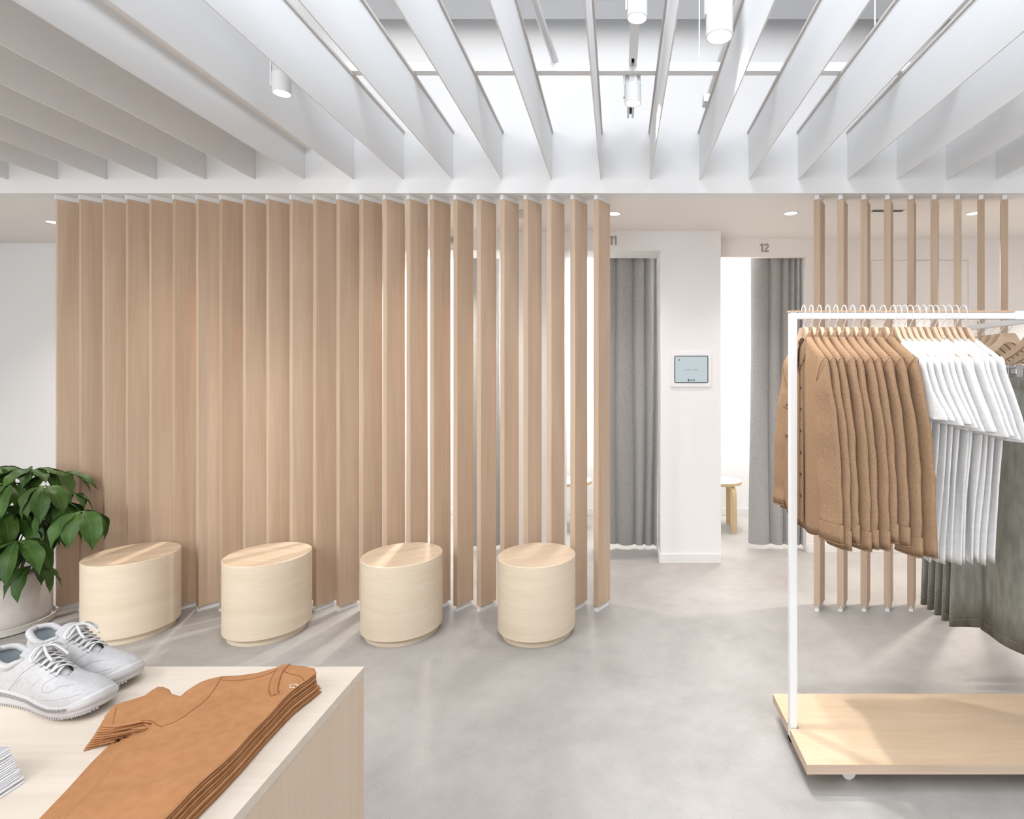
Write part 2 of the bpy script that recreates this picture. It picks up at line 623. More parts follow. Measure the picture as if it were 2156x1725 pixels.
b = MB().tube([(1.25, 2.0, 3.55), (2.9, 2.0, 3.55)], 0.16, 32)
tag(smooth_by_angle(b.make('air_duct', CEIL)), 'round pale air duct high in the top right', 'duct')

# ------------------------------------------------------------------ ceiling baffles
BX0, BP = -0.1037, 0.2915
first = None
for n, k in enumerate(range(-12, 9)):
    X = BX0 + k * BP
    lab = 'thin white ceiling baffle, %s of the parallel row from the left' % ORD[n]
    if k <= -6:
        top = 2.742
    else:
        top = 2.832
    t = thing('ceiling_baffle', lab, 'ceiling baffle', (X, FAS, 2.56), 0, 'white ceiling baffles')
    key = 'hi' if top > 2.8 else 'lo'
    if key not in KIDS:
        p = MB().box(-0.003, 0.003, -5.6, -0.001, 0, top - 2.56).make('panel', BAF, t)
        KIDS[key] = p
        if key == 'hi':
            KIDS['rail'] = MB().box(-0.0115, 0.0115, -5.6, -0.001, top - 2.56, top - 2.56 + 0.012).make('top_rail', BAFR, t)
    else:
        p = KIDS[key].copy()
        COL.objects.link(p)
        p.parent = t
        if key == 'hi':
            p = KIDS['rail'].copy()
            COL.objects.link(p)
            p.parent = t


# ------------------------------------------------------------------ track lights
def track_lamp(x, y, z, r, L, label, fins=True, power=20, target=None, ybr=0.0):
    t = thing('track_light', label, 'track light', (x, y, z), 0, 'white cylindrical track lights')
    b = MB()
    b.lathe([(r * 0.86, 0.004), (r * 0.9, 0.0), (r, 0.0), (r, L * 0.62 if fins else L), (r * 0.9, L * 0.63 if fins else L + 0.002)], 36, cap0=False, cap1=True)
    smooth_by_angle(b.make('lamp_body', METW, t))
    MB().lathe([(r * 0.88, 0.006), (r * 0.5, 0.0055), (0.001, 0.0055)], 36, cap0=False, cap1=False).make('lens', LAMP, t)
    if fins:
        b = MB()
        for i in range(5):
            yy = -r * 0.8 + i * r * 0.4
            hw = math.sqrt(max(0, (r * 0.92) ** 2 - yy * yy))
            b.box(-hw, hw, yy - 0.002, yy + 0.002, L * 0.63, L)
        b.lathe([(r * 0.5, L * 0.62), (r * 0.5, L)], 16)
        b.make('heat_sink', METG, t)
    b = MB()
    b.box(-0.008, 0.008, r * 0.2 - 0.006, r * 0.2 + 0.006, L, 2.862 - z) if 2.862 - z > L else None
    b.box(-r - 0.006, -r, -0.012, 0.012, L * 0.2, L + 0.02)
    b.box(-r - 0.006, 0.01, -0.012, 0.012, L + 0.012, L + 0.02)
    b.make('bracket', METW, t)
    if power:
        spot_light('overhead_spot', (x, y, z - 0.02), target or (x, y, 0), power, 76, 0.9, r * 0.8, NEUT)
    return t


t = thing('light_track', 'white lighting track running toward the camera above the baffles', 'light track', (0.068, 3.14, 2.87))
MB().box(-0.019, -0.007, -3.6, 0, 0, 0.035).box(0.007, 0.019, -3.6, 0, 0, 0.035).box(-0.019, 0.019, -3.6, 0, 0.026, 0.035).box(-0.019, 0.019, -0.95, -0.62, -0.012, 0.0).make('track_channel', METW, t)
MB().box(-0.006, 0.006, -3.6, -0.01, 0.020, 0.024).make('conductor_slot', DARK, t)
track_lamp(0.070, 2.66, 2.72, 0.040, 0.14, 'short white spotlight with cooling fins on the centre track, farther one', target=(1.35, 1.65, 0.1), power=85)
track_lamp(0.070, 2.06, 2.745, 0.038, 0.13, 'white spotlight on the centre track at the top edge of the view', target=(-0.2, 2.3, 0), power=40)
track_lamp(0.385, 2.10, 2.70, 0.051, 0.40, 'long wide white cylinder lamp right of the centre track', fins=False, power=60, target=(1.3, 2.5, 0.4))
track_lamp(-1.405, 2.30, 2.585, 0.037, 0.13, 'white finned spotlight hanging alone between the left baffles', fins=True, power=24, target=(-1.9, 2.7, 0))
spot_light('overhead_spot', (1.95, 1.35, 2.9), (1.35, 2.2, 0.0), 40, 80, 0.6, 0.04, NEUT)  # unseen spot added to light the rack, no fixture modelled
spot_light('overhead_spot', (-0.81, 0.9, 2.84), (-0.75, 1.0, 0.7), 4, 80, 0.8, 0.04, NEUT)  # weak spot added over the table, without a lamp body
t = thing('light_track', 'short white lighting track between the left baffles', 'light track', (-1.405, 2.55, 2.87))
MB().box(-0.019, -0.007, -1.6, 0, 0, 0.035).box(0.007, 0.019, -1.6, 0, 0, 0.035).box(-0.019, 0.019, -1.6, 0, 0.026, 0.035).make('track_channel', METW, t)


# ------------------------------------------------------------------ recessed downlights in the corridor soffit
def downlight(x, y, label, power=22, target=None):
    t = thing('recessed_downlight', label, 'downlight', (x, y, SOF), 0, 'recessed corridor downlights')
    MB().lathe([(0.040, 0.0015), (0.043, -0.004), (0.050, -0.004), (0.052, -0.0002)], 40, cap0=False, cap1=False).make('trim_ring', TRIM, t, True)
    MB().lathe([(0.0405, -0.0006), (0.02, -0.0006), (0.001, -0.0006)], 40, cap0=False, cap1=False).make('lens', LAMP, t)
    spot_light('downlight_spot', (x, y, SOF - 0.015), target or (x, y, 0), power, 110, 1.0, 0.03, WARM)


downlight(-3.97, 3.875, 'round recessed downlight at the far left, left of the slatted screen', 55)
for hx in (-2.75, -1.35):
    spot_light('downlight_spot', (hx, 3.95, SOF - 0.02), (hx, 3.9, 0), 80, 112, 0.9, 0.02, WARM)
downlight(-0.03, 3.667, 'round recessed downlight beside the last slat, above the number eleven')
downlight(1.144, 3.656, 'round recessed downlight in front of the number twelve')
downlight(2.36, 3.66, 'round recessed downlight behind the right hand slats', 150)
spot_light('downlight_spot', (3.6, 3.70, SOF - 0.02), (3.6, 3.7, 0), 130, 112, 1.0, 0.03, WARM)  # added out of view to brighten the right back wall

b = thing('ceiling_vent', 'slot air vent in soffit behind the right hand slats', 'air vent', (1.75, 3.62, SOF))
MB().box(-0.11, 0.11, -0.055, 0.06, -0.006, -0.0005, 0.001).make('vent_frame', TRIM, b)
MB().box(-0.10, 0.10, -0.05, -0.018, -0.0075, -0.0055).make('slot', DARK, b)
b = thing('ceiling_vent', 'air vent in soffit glimpsed between slats of the long screen', 'air vent', (-0.66, 3.66, SOF))
MB().box(-0.11, 0.11, -0.09, 0.09, -0.006, -0.0005, 0.001).make('vent_frame', BAFR, b)
b = thing('ceiling_vent', 'slot vent in lowered ceiling at far left edge', 'air vent', (-3.58, 3.06, 2.742))
MB().box(-0.14, 0.14, -0.045, 0.045, -0.006, -0.0005, 0.001).make('vent_frame', TRIM, b)
MB().box(-0.12, 0.12, -0.03, 0.02, -0.0075, -0.0055).make('slot', DARK, b)


# ------------------------------------------------------------------ slatted screens
WD = Vector((0.068, 0.105))
WL = WD.length
WANG = math.atan2(WD.y, WD.x)
ST = 0.037


def slat(x, label, group):
    """x = front right corner at Y 3.27"""
    t = thing('timber_slat', label, 'slat', (x, 3.27, 0), WANG, group)
    if 'slat' not in KIDS:
        # local x runs along the broad face, local y is thickness (toward the left)
        KIDS['slat'] = [MB().box(0, WL, 0, ST, 0.028, SOF - 0.028, 0.0015).make('board', MAPLE, t),
                        MB().box(-0.006, WL - 0.006, 0.006, ST - 0.008, SOF - 0.028, SOF - 0.001).make('top_bracket', METW, t),
                        MB().box(-0.006, WL - 0.006, 0.006, ST - 0.008, 0.0, 0.014).box(0.012, WL - 0.012, 0.012, ST - 0.014, 0.014, 0.028).make('floor_bracket', METW, t)]
    else:
        for p in KIDS['slat']:
            c = p.copy()
            COL.objects.link(c)
            c.parent = t
    return t


for i in range(24):
    if i == 0:
        lab = 'leftmost maple slat of the long screen, beside the potted plant'
    elif i == 23:
        lab = 'rightmost maple slat of the long screen, standing clear before curtain'
    elif i < 12:
        lab = 'maple slat of the long screen, %s from its left end' % ORD[i]
    else:
        lab = 'maple slat of the long screen, %s from its right end' % ORD[23 - i]
    slat(-3.329 + 0.1396 * i, lab, 'slats of the long screen')
for i in range(10):
    lab = ('leftmost maple slat of the short screen behind the clothes rack' if i == 0 else
           'maple slat of the short screen behind the rack, %s from its left end' % ORD[i])
    if i < 9:
        slat(1.197 + 0.1396 * i, lab, 'slats of the short screen')


# ------------------------------------------------------------------ maple drum stools
def drum(x, y, label):
    t = thing('drum_stool', label, 'stool', (x, y, 0), random.uniform(-0.25, 0.25), 'four maple drum stools')
    R, H = 0.211, 0.422
    if 'drum' not in KIDS:
        KIDS['drum'] = [smooth_by_angle(MB().lathe([(R - 0.004, 0.034), (R, 0.038), (R, H - 0.003), (R - 0.002, H - 0.001)], 96).make('drum_body', MAPLE_S, t)),
                        MB().lathe([(R - 0.002, H - 0.001), (R - 0.004, H)], 96, cap0=False).make('seat_top', MAPLE_T, t),
                        smooth_by_angle(MB().lathe([(R - 0.022, 0.0), (R - 0.022, 0.036)], 96).make('plinth', MAPLE_S, t))]
    else:
        for p in KIDS['drum']:
            c = p.copy()
            COL.objects.link(c)
            c.parent = t
    return t


drum(-2.685, 3.045, 'leftmost maple drum stool, nearest the potted plant').rotation_euler.z = 0.55
drum(-1.932, 3.04, 'maple drum stool, second from the left')
drum(-1.190, 3.035, 'maple drum stool, second from the right').rotation_euler.z = 0.6
drum(-0.448, 3.03, 'rightmost maple drum stool, at the open end of the screen').rotation_euler.z = 0.45


# ------------------------------------------------------------------ three legged stools in the fitting rooms
def round_stool(x, y, rz, label):
    t = thing('round_stool', label, 'stool', (x, y, 0), rz, 'three legged fitting room stools')
    R = 0.178
    smooth_by_angle(MB().lathe([(R - 0.002, 0.412), (R, 0.414), (R, 0.438), (R - 0.001, 0.439)], 64).make('seat_edge', LEGW, t))
    MB().lathe([(R - 0.001, 0.439), (R - 0.003, 0.4405)], 64, cap0=False).make('seat_top', PAPER, t)
    for k in range(3):
        a = 2 * PI * k / 3
        c, s_ = math.cos(a), math.sin(a)
        path = [(0.06, 0.405), (0.10, 0.405), (0.135, 0.398), (0.158, 0.378), (0.168, 0.345), (0.172, 0.2), (0.176, 0.0)]
        path = crv([(p[0], 0, p[1]) for p in path], 4)
        rows = []
        for i, p in enumerate(path):
            q = path[min(i + 1, len(path) - 1)] - path[max(i - 1, 0)]
            q.normalize()
            nrm = Vector((-q.z, 0, q.x)) * 0.011
            if i == len(path) - 1:
                nrm = Vector((0.011, 0, 0))
            r = []
            for (a1, b1) in ((1, -0.022), (1, 0.022), (-1, 0.022), (-1, -0.022)):
                v = p + nrm * a1 + Vector((0, b1, 0))
                if i == len(path) - 1:
                    v.z = 0
                r.append(Vector((v.x * c - v.y * s_, v.x * s_ + v.y * c, v.z)))
            rows.append(r)
        smooth_by_angle(MB().grid(rows, closed=True, cap=True).make('leg', LEGW, t), 30)
    return t


round_stool(0.945, 5.03, math.radians(-62), 'three legged round stool with white seat in fitting room twelve')
round_stool(-0.42, 5.03, math.radians(-62), 'three legged round stool with white seat in fitting room eleven')


# ------------------------------------------------------------------ curtains
def curtain(x0, x1, y, label, seed, lift=0.0):
    rnd = random.Random(seed)
    L = x1 - x0
    N = max(40, int(L / 0.004))
    # fold widths wide on the left, tight on the right
    fold = [0.0]
    wv = 0.19 if seed == 3 else 0.15
    while fold[-1] < L:
        fold.append(fold[-1] + wv * rnd.uniform(0.8, 1.2))
        wv = max(0.034, wv * (0.62 if seed == 5 else 0.72))
    rows = []
    Z = [2.50, 2.3, 2.0, 1.6, 1.2, 0.8, 0.4, 0.15, 0.03]
    for z in Z:
        r = []
        g = (2.5 - z) / 2.5
        for i in range(N + 1):
            u = i / N * L
            k = 0
            while k < len(fold) - 2 and u > fold[k + 1]:
                k += 1
            w_ = fold[k + 1] - fold[k]
            ph = (u - fold[k]) / w_
            amp = 0.036 + 0.020 * g
            d = -amp * (abs(math.sin(PI * ph)) ** 0.55)
            d += 0.008 * math.sin(7 * u + 3 * g + seed)
            xx = x0 + u + 0.012 * math.sin(5 * g + u * 13) * g
            zz = z
            if z < 0.1 and lift:
                zz += lift * math.exp(-((u / L) / 0.18) ** 2)
            r.append((xx, y + d, zz))
        rows.append(r)
    # thickness
    rows2 = [[(p[0], p[1] + 0.004, p[2]) for p in r] for r in rows]
    m = MB().grid(rows)
    m.grid(rows2)
    n = len(rows[0])
    m.add([p for p in rows[-1]] + [p for p in rows2[-1]], [(i, i + 1, n + i + 1, n + i) for i in range(n - 1)])
    m.add([r[0] for r in rows] + [r[0] for r in rows2], [(i, i + 1, len(rows) + i + 1, len(rows) + i) for i in range(len(rows) - 1)])
    t = tag(m.make('curtain', WOOL, None, True), label, 'curtain', 'grey wool fitting room curtains')
    return t


curtain(-0.185, 0.322, 4.475, 'grey wool curtain of fitting room eleven, left of the tablet pier', 3, 0.08)
curtain(1.075, 1.51, 4.495, 'grey wool curtain of fitting room twelve, right of the tablet pier', 5)
curtain(-1.22, -0.96, 4.475, 'grey wool curtain glimpsed between the slats, fitting room ten', 8)


# ------------------------------------------------------------------ door numbers
def stroke_digit(mb, ch, ox, oz, h):
    wst = 0.19 * h
    def band(pts, y0=0.0):
        P = [Vector((p[0], 0, p[1])) for p in pts]
        rows = []
        for i, p in enumerate(P):
            q = (P[min(i + 1, len(P) - 1)] - P[max(i - 1, 0)]).normalized()
            nn = Vector((-q.z, 0, q.x)) * wst / 2
            rows.append([p + nn + Vector((0, 0, 0)), p - nn, p - nn + Vector((0, 0.004, 0)), p + nn + Vector((0, 0.004, 0))])
        rows = [[(v.x + ox, v.y + y0, v.z + oz) for v in r] for r in rows]
        mb.grid(rows, closed=True, cap=True)
    if ch == '1':
        x = 0.30 * h
        pts = [(x - wst / 2, 0), (x + wst / 2, 0), (x + wst / 2, h), (x - wst * 0.35, h), (x - 0.30 * h, h * 0.83), (x - 0.25 * h, h * 0.70), (x - wst / 2, h * 0.78)]
        Mx = Matrix(((1, 0, 0, ox), (0, 0, 1, 0), (0, 1, 0, oz), (0, 0, 0, 1)))
        mb.prism(pts, 0, 0.004, M=Mx)
    elif ch == '2':
        c = [(0.07 * h, 0.72 * h), (0.12 * h, 0.83 * h), (0.22 * h, 0.895 * h), (0.33 * h, 0.905 * h), (0.44 * h, 0.86 * h), (0.49 * h, 0.75 * h), (0.46 * h, 0.62 * h), (0.36 * h, 0.47 * h), (0.22 * h, 0.27 * h), (0.08 * h, 0.095 * h)]
        band([(v.x, v.y) for v in crv([(p[0], p[1], 0) for p in c], 3)])
        band([(0.02 * h, wst / 2), (0.58 * h, wst / 2)], -0.0006)
    elif ch == '0':
        c = [(0.31 * h + 0.24 * h * math.cos(a), 0.5 * h + 0.405 * h * math.sin(a)) for a in [i * 2 * PI / 28 for i in range(29)]]
        band(c)


def door_number(txt, x, y, z, label):
    h = 0.068
    wd = {'11': 0.80 * h, '12': 1.10 * h, '10': 1.12 * h}[txt]
    mb = MB()
    adv = 0.44 * h if txt == '11' else 0.50 * h
    stroke_digit(mb, txt[0], -wd / 2, 0, h)
    stroke_digit(mb, txt[1], -wd / 2 + adv, 0, h)
    o = mb.make('door_number', NUMB, None, False, (x, y - 0.0045, z))
    tag(o, label, 'number sign', 'grey fitting room numbers')


door_number('12', 1.153, 4.356, 1.42 + (785 - 531) * 4.356 / F, 'grey number 12 on header above fitting room doorway')
door_number('11', PX(1290, YF), YF, 1.42 + (785 - 516) * YF / F, 'grey number 11 on header, half hidden by the last slat')
door_number('10', PX(952, YF), YF, 1.42 + (785 - 515) * YF / F, 'grey number 10 on header, glimpsed between the slats')

# ------------------------------------------------------------------ wall tablet
t = thing('wall_tablet', 'wall mounted tablet with pale lit screen on the white pier', 'tablet', (PX(1455, YF), YF, EYE + (785 - 778) * YF / F))


def rrect(w_, h_, r, n=6):
    pts = []
    for (cx, cy, a0) in ((w_ / 2 - r, h_ / 2 - r, 0), (-w_ / 2 + r, h_ / 2 - r, 90), (-w_ / 2 + r, -h_ / 2 + r, 180), (w_ / 2 - r, -h_ / 2 + r, 270)):
        for k in range(n + 1):
            a = math.radians(a0 + 90 * k / n)
            pts.append((cx + r * math.cos(a), cy + r * math.sin(a)))
    return pts


MW = Matrix(((1, 0, 0, 0), (0, 0, -1, 0), (0, 1, 0, 0), (0, 0, 0, 1)))   # prism z -> toward the camera
MB().prism(rrect(0.300, 0.258, 0.006), 0.0, 0.012, 0.002, MW).make('wall_plate', METW, t)
bz = MB().prism(rrect(0.252, 0.203, 0.011), 0.010, 0.0145, 0.001, MW).make('bezel', BLK, t)
scn = MB().prism(rrect(0.240, 0.191, 0.006), 0.0140, 0.0152, 0, MW).make('screen', SCREEN, t)
fc = bpy.data.curves.new('screen_text', 'FONT')
fc.body = 'EVERLANE'
fc.size = 0.0145
fc.space_character = 1.65
fc.align_x = 'CENTER'
fc.extrude = 0.0002
fo = bpy.data.objects.new('screen_text', fc)
fc.materials.append(INK)
COL.objects.link(fo)
bpy.context.view_layer.update()
tm = bpy.data.meshes.new_from_object(fo.evaluated_get(bpy.context.evaluated_depsgraph_get()))
bpy.data.objects.remove(fo)
fo = bpy.data.objects.new('screen_text', tm)
COL.objects.link(fo)
fo.parent = scn
fo.location = (0, -0.0155, -0.008)
fo.rotation_euler = (PI / 2, 0, 0)
for (x, z, m_) in ((-0.090, 0.070, INK2), (-0.020, -0.081, INK), (0.0015, -0.081, INK2), (0.020, -0.081, INK2)):
    MB().prism([(p[0] + x, p[1] + z) for p in rrect(0.014, 0.014, 0.004)], 0.0152, 0.0156, 0, MW).make('screen_icon', m_, scn)

# ================================================================== display table
TH = 0.78
TK = EYE - TH
TY = TK * F / (1404 - HY)
TX = PX(767, TY)
t = thing('display_table', 'solid birch display table in the left foreground', 'table', (TX, TY, 0))
MB().box(-1.7, 0, -1.1, 0, TH - 0.018, TH).make('table_top', BIRCH, t)
MB().box(-1.7, -0.0008, -1.1, -0.0008, 0.0, TH - 0.0182).make('table_body', BIRCHY, t)


def TP(px, py, z):
    k = EYE - z
    Y = k * F / (py - HY)
    return Vector(((px - HX) * Y / F, Y, z))


def inside(poly, x, y):
    c = False
    n = len(poly)
    j = n - 1
    for i in range(n):
        xi, yi = poly[i][0], poly[i][1]
        xj, yj = poly[j][0], poly[j][1]
        if (yi > y) != (yj > y) and x < (xj - xi) * (y - yi) / (yj - yi) + xi:
            c = not c
        j = i
    return c


def pillow(outline, thick, zf, edge=0.003, step=0.012):
    """closed soft slab: outline list of (x,y); zf(x,y) mid height"""
    pts = [Vector((p[0], p[1])) for p in outline]
    # resample by length
    out = []
    n = len(pts)
    for i in range(n):
        a, b2 = pts[i], pts[(i + 1) % n]
        m = max(1, int((b2 - a).length / 0.007))
        for k in range(m):
            out.append(a.lerp(b2, k / m))
    n = len(out)
    area = sum(out[i].x * out[(i + 1) % n].y - out[(i + 1) % n].x * out[i].y for i in range(n))
    sgn = 1 if area > 0 else -1
    nr = []
    for i in range(n):
        d = (out[(i + 1) % n] - out[i - 1])
        nr.append(Vector((-d.y, d.x)).normalized() * sgn)
    V, E = [], []
    V += [p.copy() for p in out]
    E += [(i, (i + 1) % n) for i in range(n)]
    prof = [0.0] * n
    for d, f in ((edge * 0.3, 0.7), (edge, 1.0)):
        for i in range(n):
            q = out[i] + nr[i] * d
            if inside(out, q.x, q.y):
                V.append(q)
                prof.append(f)
    xs = [p.x for p in out]
    ys = [p.y for p in out]
    x = min(xs)
    r2 = (edge * 1.6) ** 2
    while x < max(xs):
        y = min(ys)
        while y < max(ys):
            if inside(out, x, y) and all((p.x - x) ** 2 + (p.y - y) ** 2 > r2 for p in out):
                V.append(Vector((x, y)))
                prof.append(1.0)
            y += step
        x += step
    rv, re, rf, ov, oe, of = delaunay_2d_cdt(V, E, [list(range(n))], 1, 1e-6)
    pr = []
    bnd = []
    for i, v in enumerate(rv):
        src = ov[i]
        pr.append(prof[src[0]] if src else 1.0)
    nv = len(rv)
    verts = [(v.x, v.y, zf(v.x, v.y) + thick / 2 * pr[i]) for i, v in enumerate(rv)]
    verts += [(v.x, v.y, zf(v.x, v.y) - thick / 2 * pr[i]) for i, v in enumerate(rv)]
    faces = [tuple(f) for f in rf]
    mp = {}
    for i in range(nv):
        mp[nv + i] = i if pr[i] == 0.0 else nv + i
    faces += [tuple(mp[nv + i] for i in f)[::-1] for f in rf]
    used = sorted(set(i for f in faces for i in f))
    ix = {u: k for k, u in enumerate(used)}
    return [verts[u] for u in used], [tuple(ix[i] for i in f) for f in faces]


# folded rust T-shirts -----------------------------------------------------
NT = 10
LT = 0.0046
ZTOP = TH + NT * LT
dirn = (TP(347, 1725, ZTOP) - TP(611, 1400, ZTOP)).normalized()
edge_r = [(666, 1417), (652, 1428), (638.6, 1437.5), (615, 1455.6), (593, 1477), (557, 1513), (506.5, 1567.7), (459.5, 1614.8), (398, 1672.7), (347, 1725)]
edge_l = [(315, 1531), (298, 1547), (262, 1585), (214, 1640), (138, 1725)]
neck = [(611.4, 1398), (640, 1404), (660, 1410)]
shoulder = [(586, 1403), (543, 1414), (500, 1420), (467, 1422), (440, 1428), (420, 1435), (391, 1452), (380, 1460), (362, 1454), (356, 1443), (345, 1438), (333, 1437.5), (318, 1445), (304, 1455.6), (275, 1466), (239, 1477), (226, 1492), (217, 1510), (214, 1519)]
hemline = [(240, 1518), (270, 1512), (300, 1506), (320, 1512)]


def tee_outline(i):
    """i = 0 top layer .. NT-1 bottom; returns list of (x,y)"""
    rnd = random.Random(40 + i)
    g = i / (NT - 1)
    jx = rnd.uniform(-0.002, 0.002)
    jy = rnd.uniform(-0.002, 0.002)
    out = []
    for p in edge_r:
        q = TP(p[0], p[1], ZTOP)
        out.append((q.x + jx + 0.004 * g, q.y + jy - 0.002 * g))
    e = Vector(out[-1]) + Vector((dirn.x, dirn.y)) * 0.22
    out.append((e.x, e.y))
    L_ = []
    for p in edge_l:
        q = TP(p[0], p[1], ZTOP)
        L_.append((q.x - 0.088 * g + jx, q.y + 0.040 * g + rnd.uniform(-.001, .001)))
    le = Vector(L_[-1]) + Vector((dirn.x, dirn.y)) * 0.22
    out.append((le.x, le.y))
    out += L_[::-1]
    hem = []
    for k, p in enumerate(hemline):
        q = TP(p[0], p[1], ZTOP)
        f = 1 - k / 3
        rt = rnd.uniform(-0.002, 0.016) if (i and k) else 0.0
        hem.append((q.x - (0.012 + 0.02 * f) * g + rt * 0.3, q.y - 0.004 * g + rt))
    out += hem[::-1]
    for k, p in enumerate(shoulder[::-1]):
        q = TP(p[0], p[1], ZTOP)
        f = max(0.0, 1 - k / 9)
        out.append((q.x + rnd.uniform(-0.0015, 0.0015) * f - 0.022 * g * f + 0.004 * g * (1 - f), q.y + rnd.uniform(-0.002, 0.002) * f - 0.010 * g * f))
    for k, p in enumerate(neck):
        q = TP(p[0], p[1], ZTOP)
        out.append((q.x + 0.018 * g * rnd.uniform(0.7, 1.1), q.y + 0.000 * g + 0.004 * rnd.uniform(-1, 1)))
    return out


slv = TP(255, 1500, ZTOP)


EL0 = Vector(TP(315, 1531, ZTOP)[:2])
ELD = (Vector(TP(138, 1725, ZTOP)[:2]) - EL0).normalized()
ELN = Vector((ELD.y, -ELD.x))
if ELN.x > 0:
    ELN = -ELN


def make_tee(i):
    z = TH + (NT - i - 0.5) * LT
    rnd = random.Random(90 + i)
    pa = rnd.uniform(0, 6)
    lv = NT - 1 - i

    def zf(x, y):
        dl = (Vector((x, y)) - EL0).dot(ELN)
        z_ = TH + (NT - i - 0.5) * LT * (1 - 0.75 * sstep(0.002, 0.085, dl) * sstep(0.0, 0.06, (Vector((x, y)) - EL0).dot(ELD)))
        # the pile sinks toward the sleeve and is pressed flat at the rim
        d = math.hypot(x - slv.x, y - slv.y)
        sink = math.exp(-(d / 0.10) ** 2)
        al = (Vector((x, y)) - EL0).dot(ELD)
        if i:
            ed = 0.094 * i / (NT - 1) - 0.004
            z_ += 0.0035 * math.exp(-((dl - ed + 0.004 * math.sin(14 * al + i)) / 0.0055) ** 2) * sstep(0.0, 0.03, al)
        w0 = 0.0010 * math.sin(34 * x + 21 * y) + 0.0008 * math.sin(60 * y - 25 * x + 1.0)
        return z_ + (w0 * lv * 0.16) - sink * lv * 0.0010
    v, f = pillow(tee_outline(i), LT * 0.86, zf, 0.0045)
    nm = 'folded_t_shirt'
    lab = ('rust orange T-shirt folded in half, topmost of the pile on the table' if i == 0 else
           'rust orange folded T-shirt, lowest of the pile on the table' if i == NT - 1 else
           'rust orange folded T-shirt in the table pile, %s from the top' % ORD[i])
    o = me_obj(nm, v, f, RUST, None, True)
    # origin at base
    c = Vector((-0.8, 0.95, z - LT / 2))
    o.data.transform(Matrix.Translation(-c))
    o.location = c
    tag(o, lab, 'T-shirt', 'pile of rust T-shirts')
    return o, zf, c


def tee_line(pts, zf, name, mat, parent, c, r=0.0007, lift=LT / 2, flat=0.6, sub=6):
    P = []
    for p in pts:
        q = TP(p[0], p[1], ZTOP)
        P.append((q.x, q.y, 0))
    P = crv(P, sub)
    P = [(p.x - c.x, p.y - c.y, zf(p.x, p.y) + lift - c.z) for p in P]
    return MB().tube(P, r, 6, flat, up=(0, 0, 1)).make(name, mat, parent, True)


for i in range(NT - 1, -1, -1):
    o, zf, c = make_tee(i)
top_tee, ztf, tc_ = o, zf, c
tee_line([(467, 1424), (455, 1446), (430, 1475), (400, 1500), (370, 1518), (340, 1527)], ztf, 'sleeve_seam', RUSTD, top_tee, tc_)
tee_line([(467, 1433), (495, 1433), (530, 1429), (560, 1421), (582, 1412)], ztf, 'shoulder_seam', RUSTD, top_tee, tc_)
tee_line([(340, 1527), (328, 1520), (316, 1509), (296, 1505)], ztf, 'underarm_seam', RUSTD, top_tee, tc_)
tee_line([(245, 1482), (240, 1500), (238, 1512)], ztf, 'sleeve_hem_stitch', RUSTD, top_tee, tc_, r=0.0004)
tee_line([(586, 1403), (575, 1422), (567, 1440), (566, 1456), (570, 1468)], ztf, 'neckband_seam', RUSTD, top_tee, tc_, r=0.0005)
# neckband: raised strip, open neck behind it
P1 = [TP(a, b_, ZTOP) for a, b_ in ((590, 1402), (578, 1422), (570, 1440), (569, 1455), (574, 1466))]
P2 = [TP(a, b_, ZTOP) for a, b_ in ((609, 1399), (594, 1416), (586, 1435), (583, 1452), (587, 1462))]
rows = []
for a, b_ in zip(crv(P1, 5), crv(P2, 5)):
    r = []
    for k in range(5):
        q = a.lerp(b_, k / 4)
        r.append((q.x - tc_.x, q.y - tc_.y, ztf(q.x, q.y) + LT / 2 + 0.0016 * math.sin(PI * min(1, (k + 0.6) / 3.2)) - tc_.z))
    rows.append(r)
MB().grid(rows).make('neckband', RUST, top_tee, True)
tee_line([(611, 1399), (596, 1416), (588, 1435), (585, 1452), (588, 1461)], ztf, 'neckband_edge', RUSTD, top_tee, tc_, r=0.0012)
tee_line([(598, 1416), (612, 1421), (628, 1424), (637, 1428), (640, 1434)], ztf, 'back_neck_seam', RUSTD, top_tee, tc_, r=0.0008)
mb = MB()
for pts in ([(609, 1446), (613, 1443), (618, 1441.5)], [(618, 1443), (622, 1441.5), (625, 1442.5), (627, 1446)], [(609, 1449), (615, 1448.5), (620, 1450)]):
    P = []
    for p in pts:
        q = TP(p[0], p[1], ZTOP)
        P.append((q.x - tc_.x, q.y - tc_.y, ztf(q.x, q.y) + LT / 2 + 0.0003 - tc_.z))
    mb.tube(P, 0.0009, 6, 0.3, up=(0, 0, 1))
mb.make('neck_print', PRNT, top_tee, True)

# white stack on the left of the table ---------------------------------------
NS = 18
q0 = TP(60, 1641, TH)
for i in range(NS):
    rnd = random.Random(i)
    g = i / (NS - 1)
    z0 = TH + i * 0.0027
    lab = ('flat white folded sheet, topmost of the stack at left table edge' if i == NS - 1 else
           'flat white folded sheet, lowest of the stack at left table edge' if i == 0 else
           'flat white folded sheet in the left stack, %s from the bottom' % ORD[i])
    x1 = q0.x - 0.030 * g + rnd.uniform(-0.002, 0.002)
    y1 = q0.y + 0.008 * g + rnd.uniform(-0.002, 0.002)
    MBs = MB()
    Mr = Matrix.Rotation(rnd.uniform(-0.004, 0.004) - 0.05, 4, 'Z')
    MBs.prism(rrect(0.19, 0.25, 0.006, 3), 0, 0.0024, 0.0009, Mr)
    o = MBs.make('folded_sheet', PAPER, None, True, (x1 - 0.10, y1 - 0.125, z0))
    tag(o, lab, 'sheet', 'stack of white sheets')


# ================================================================== sneakers
SL = 0.285


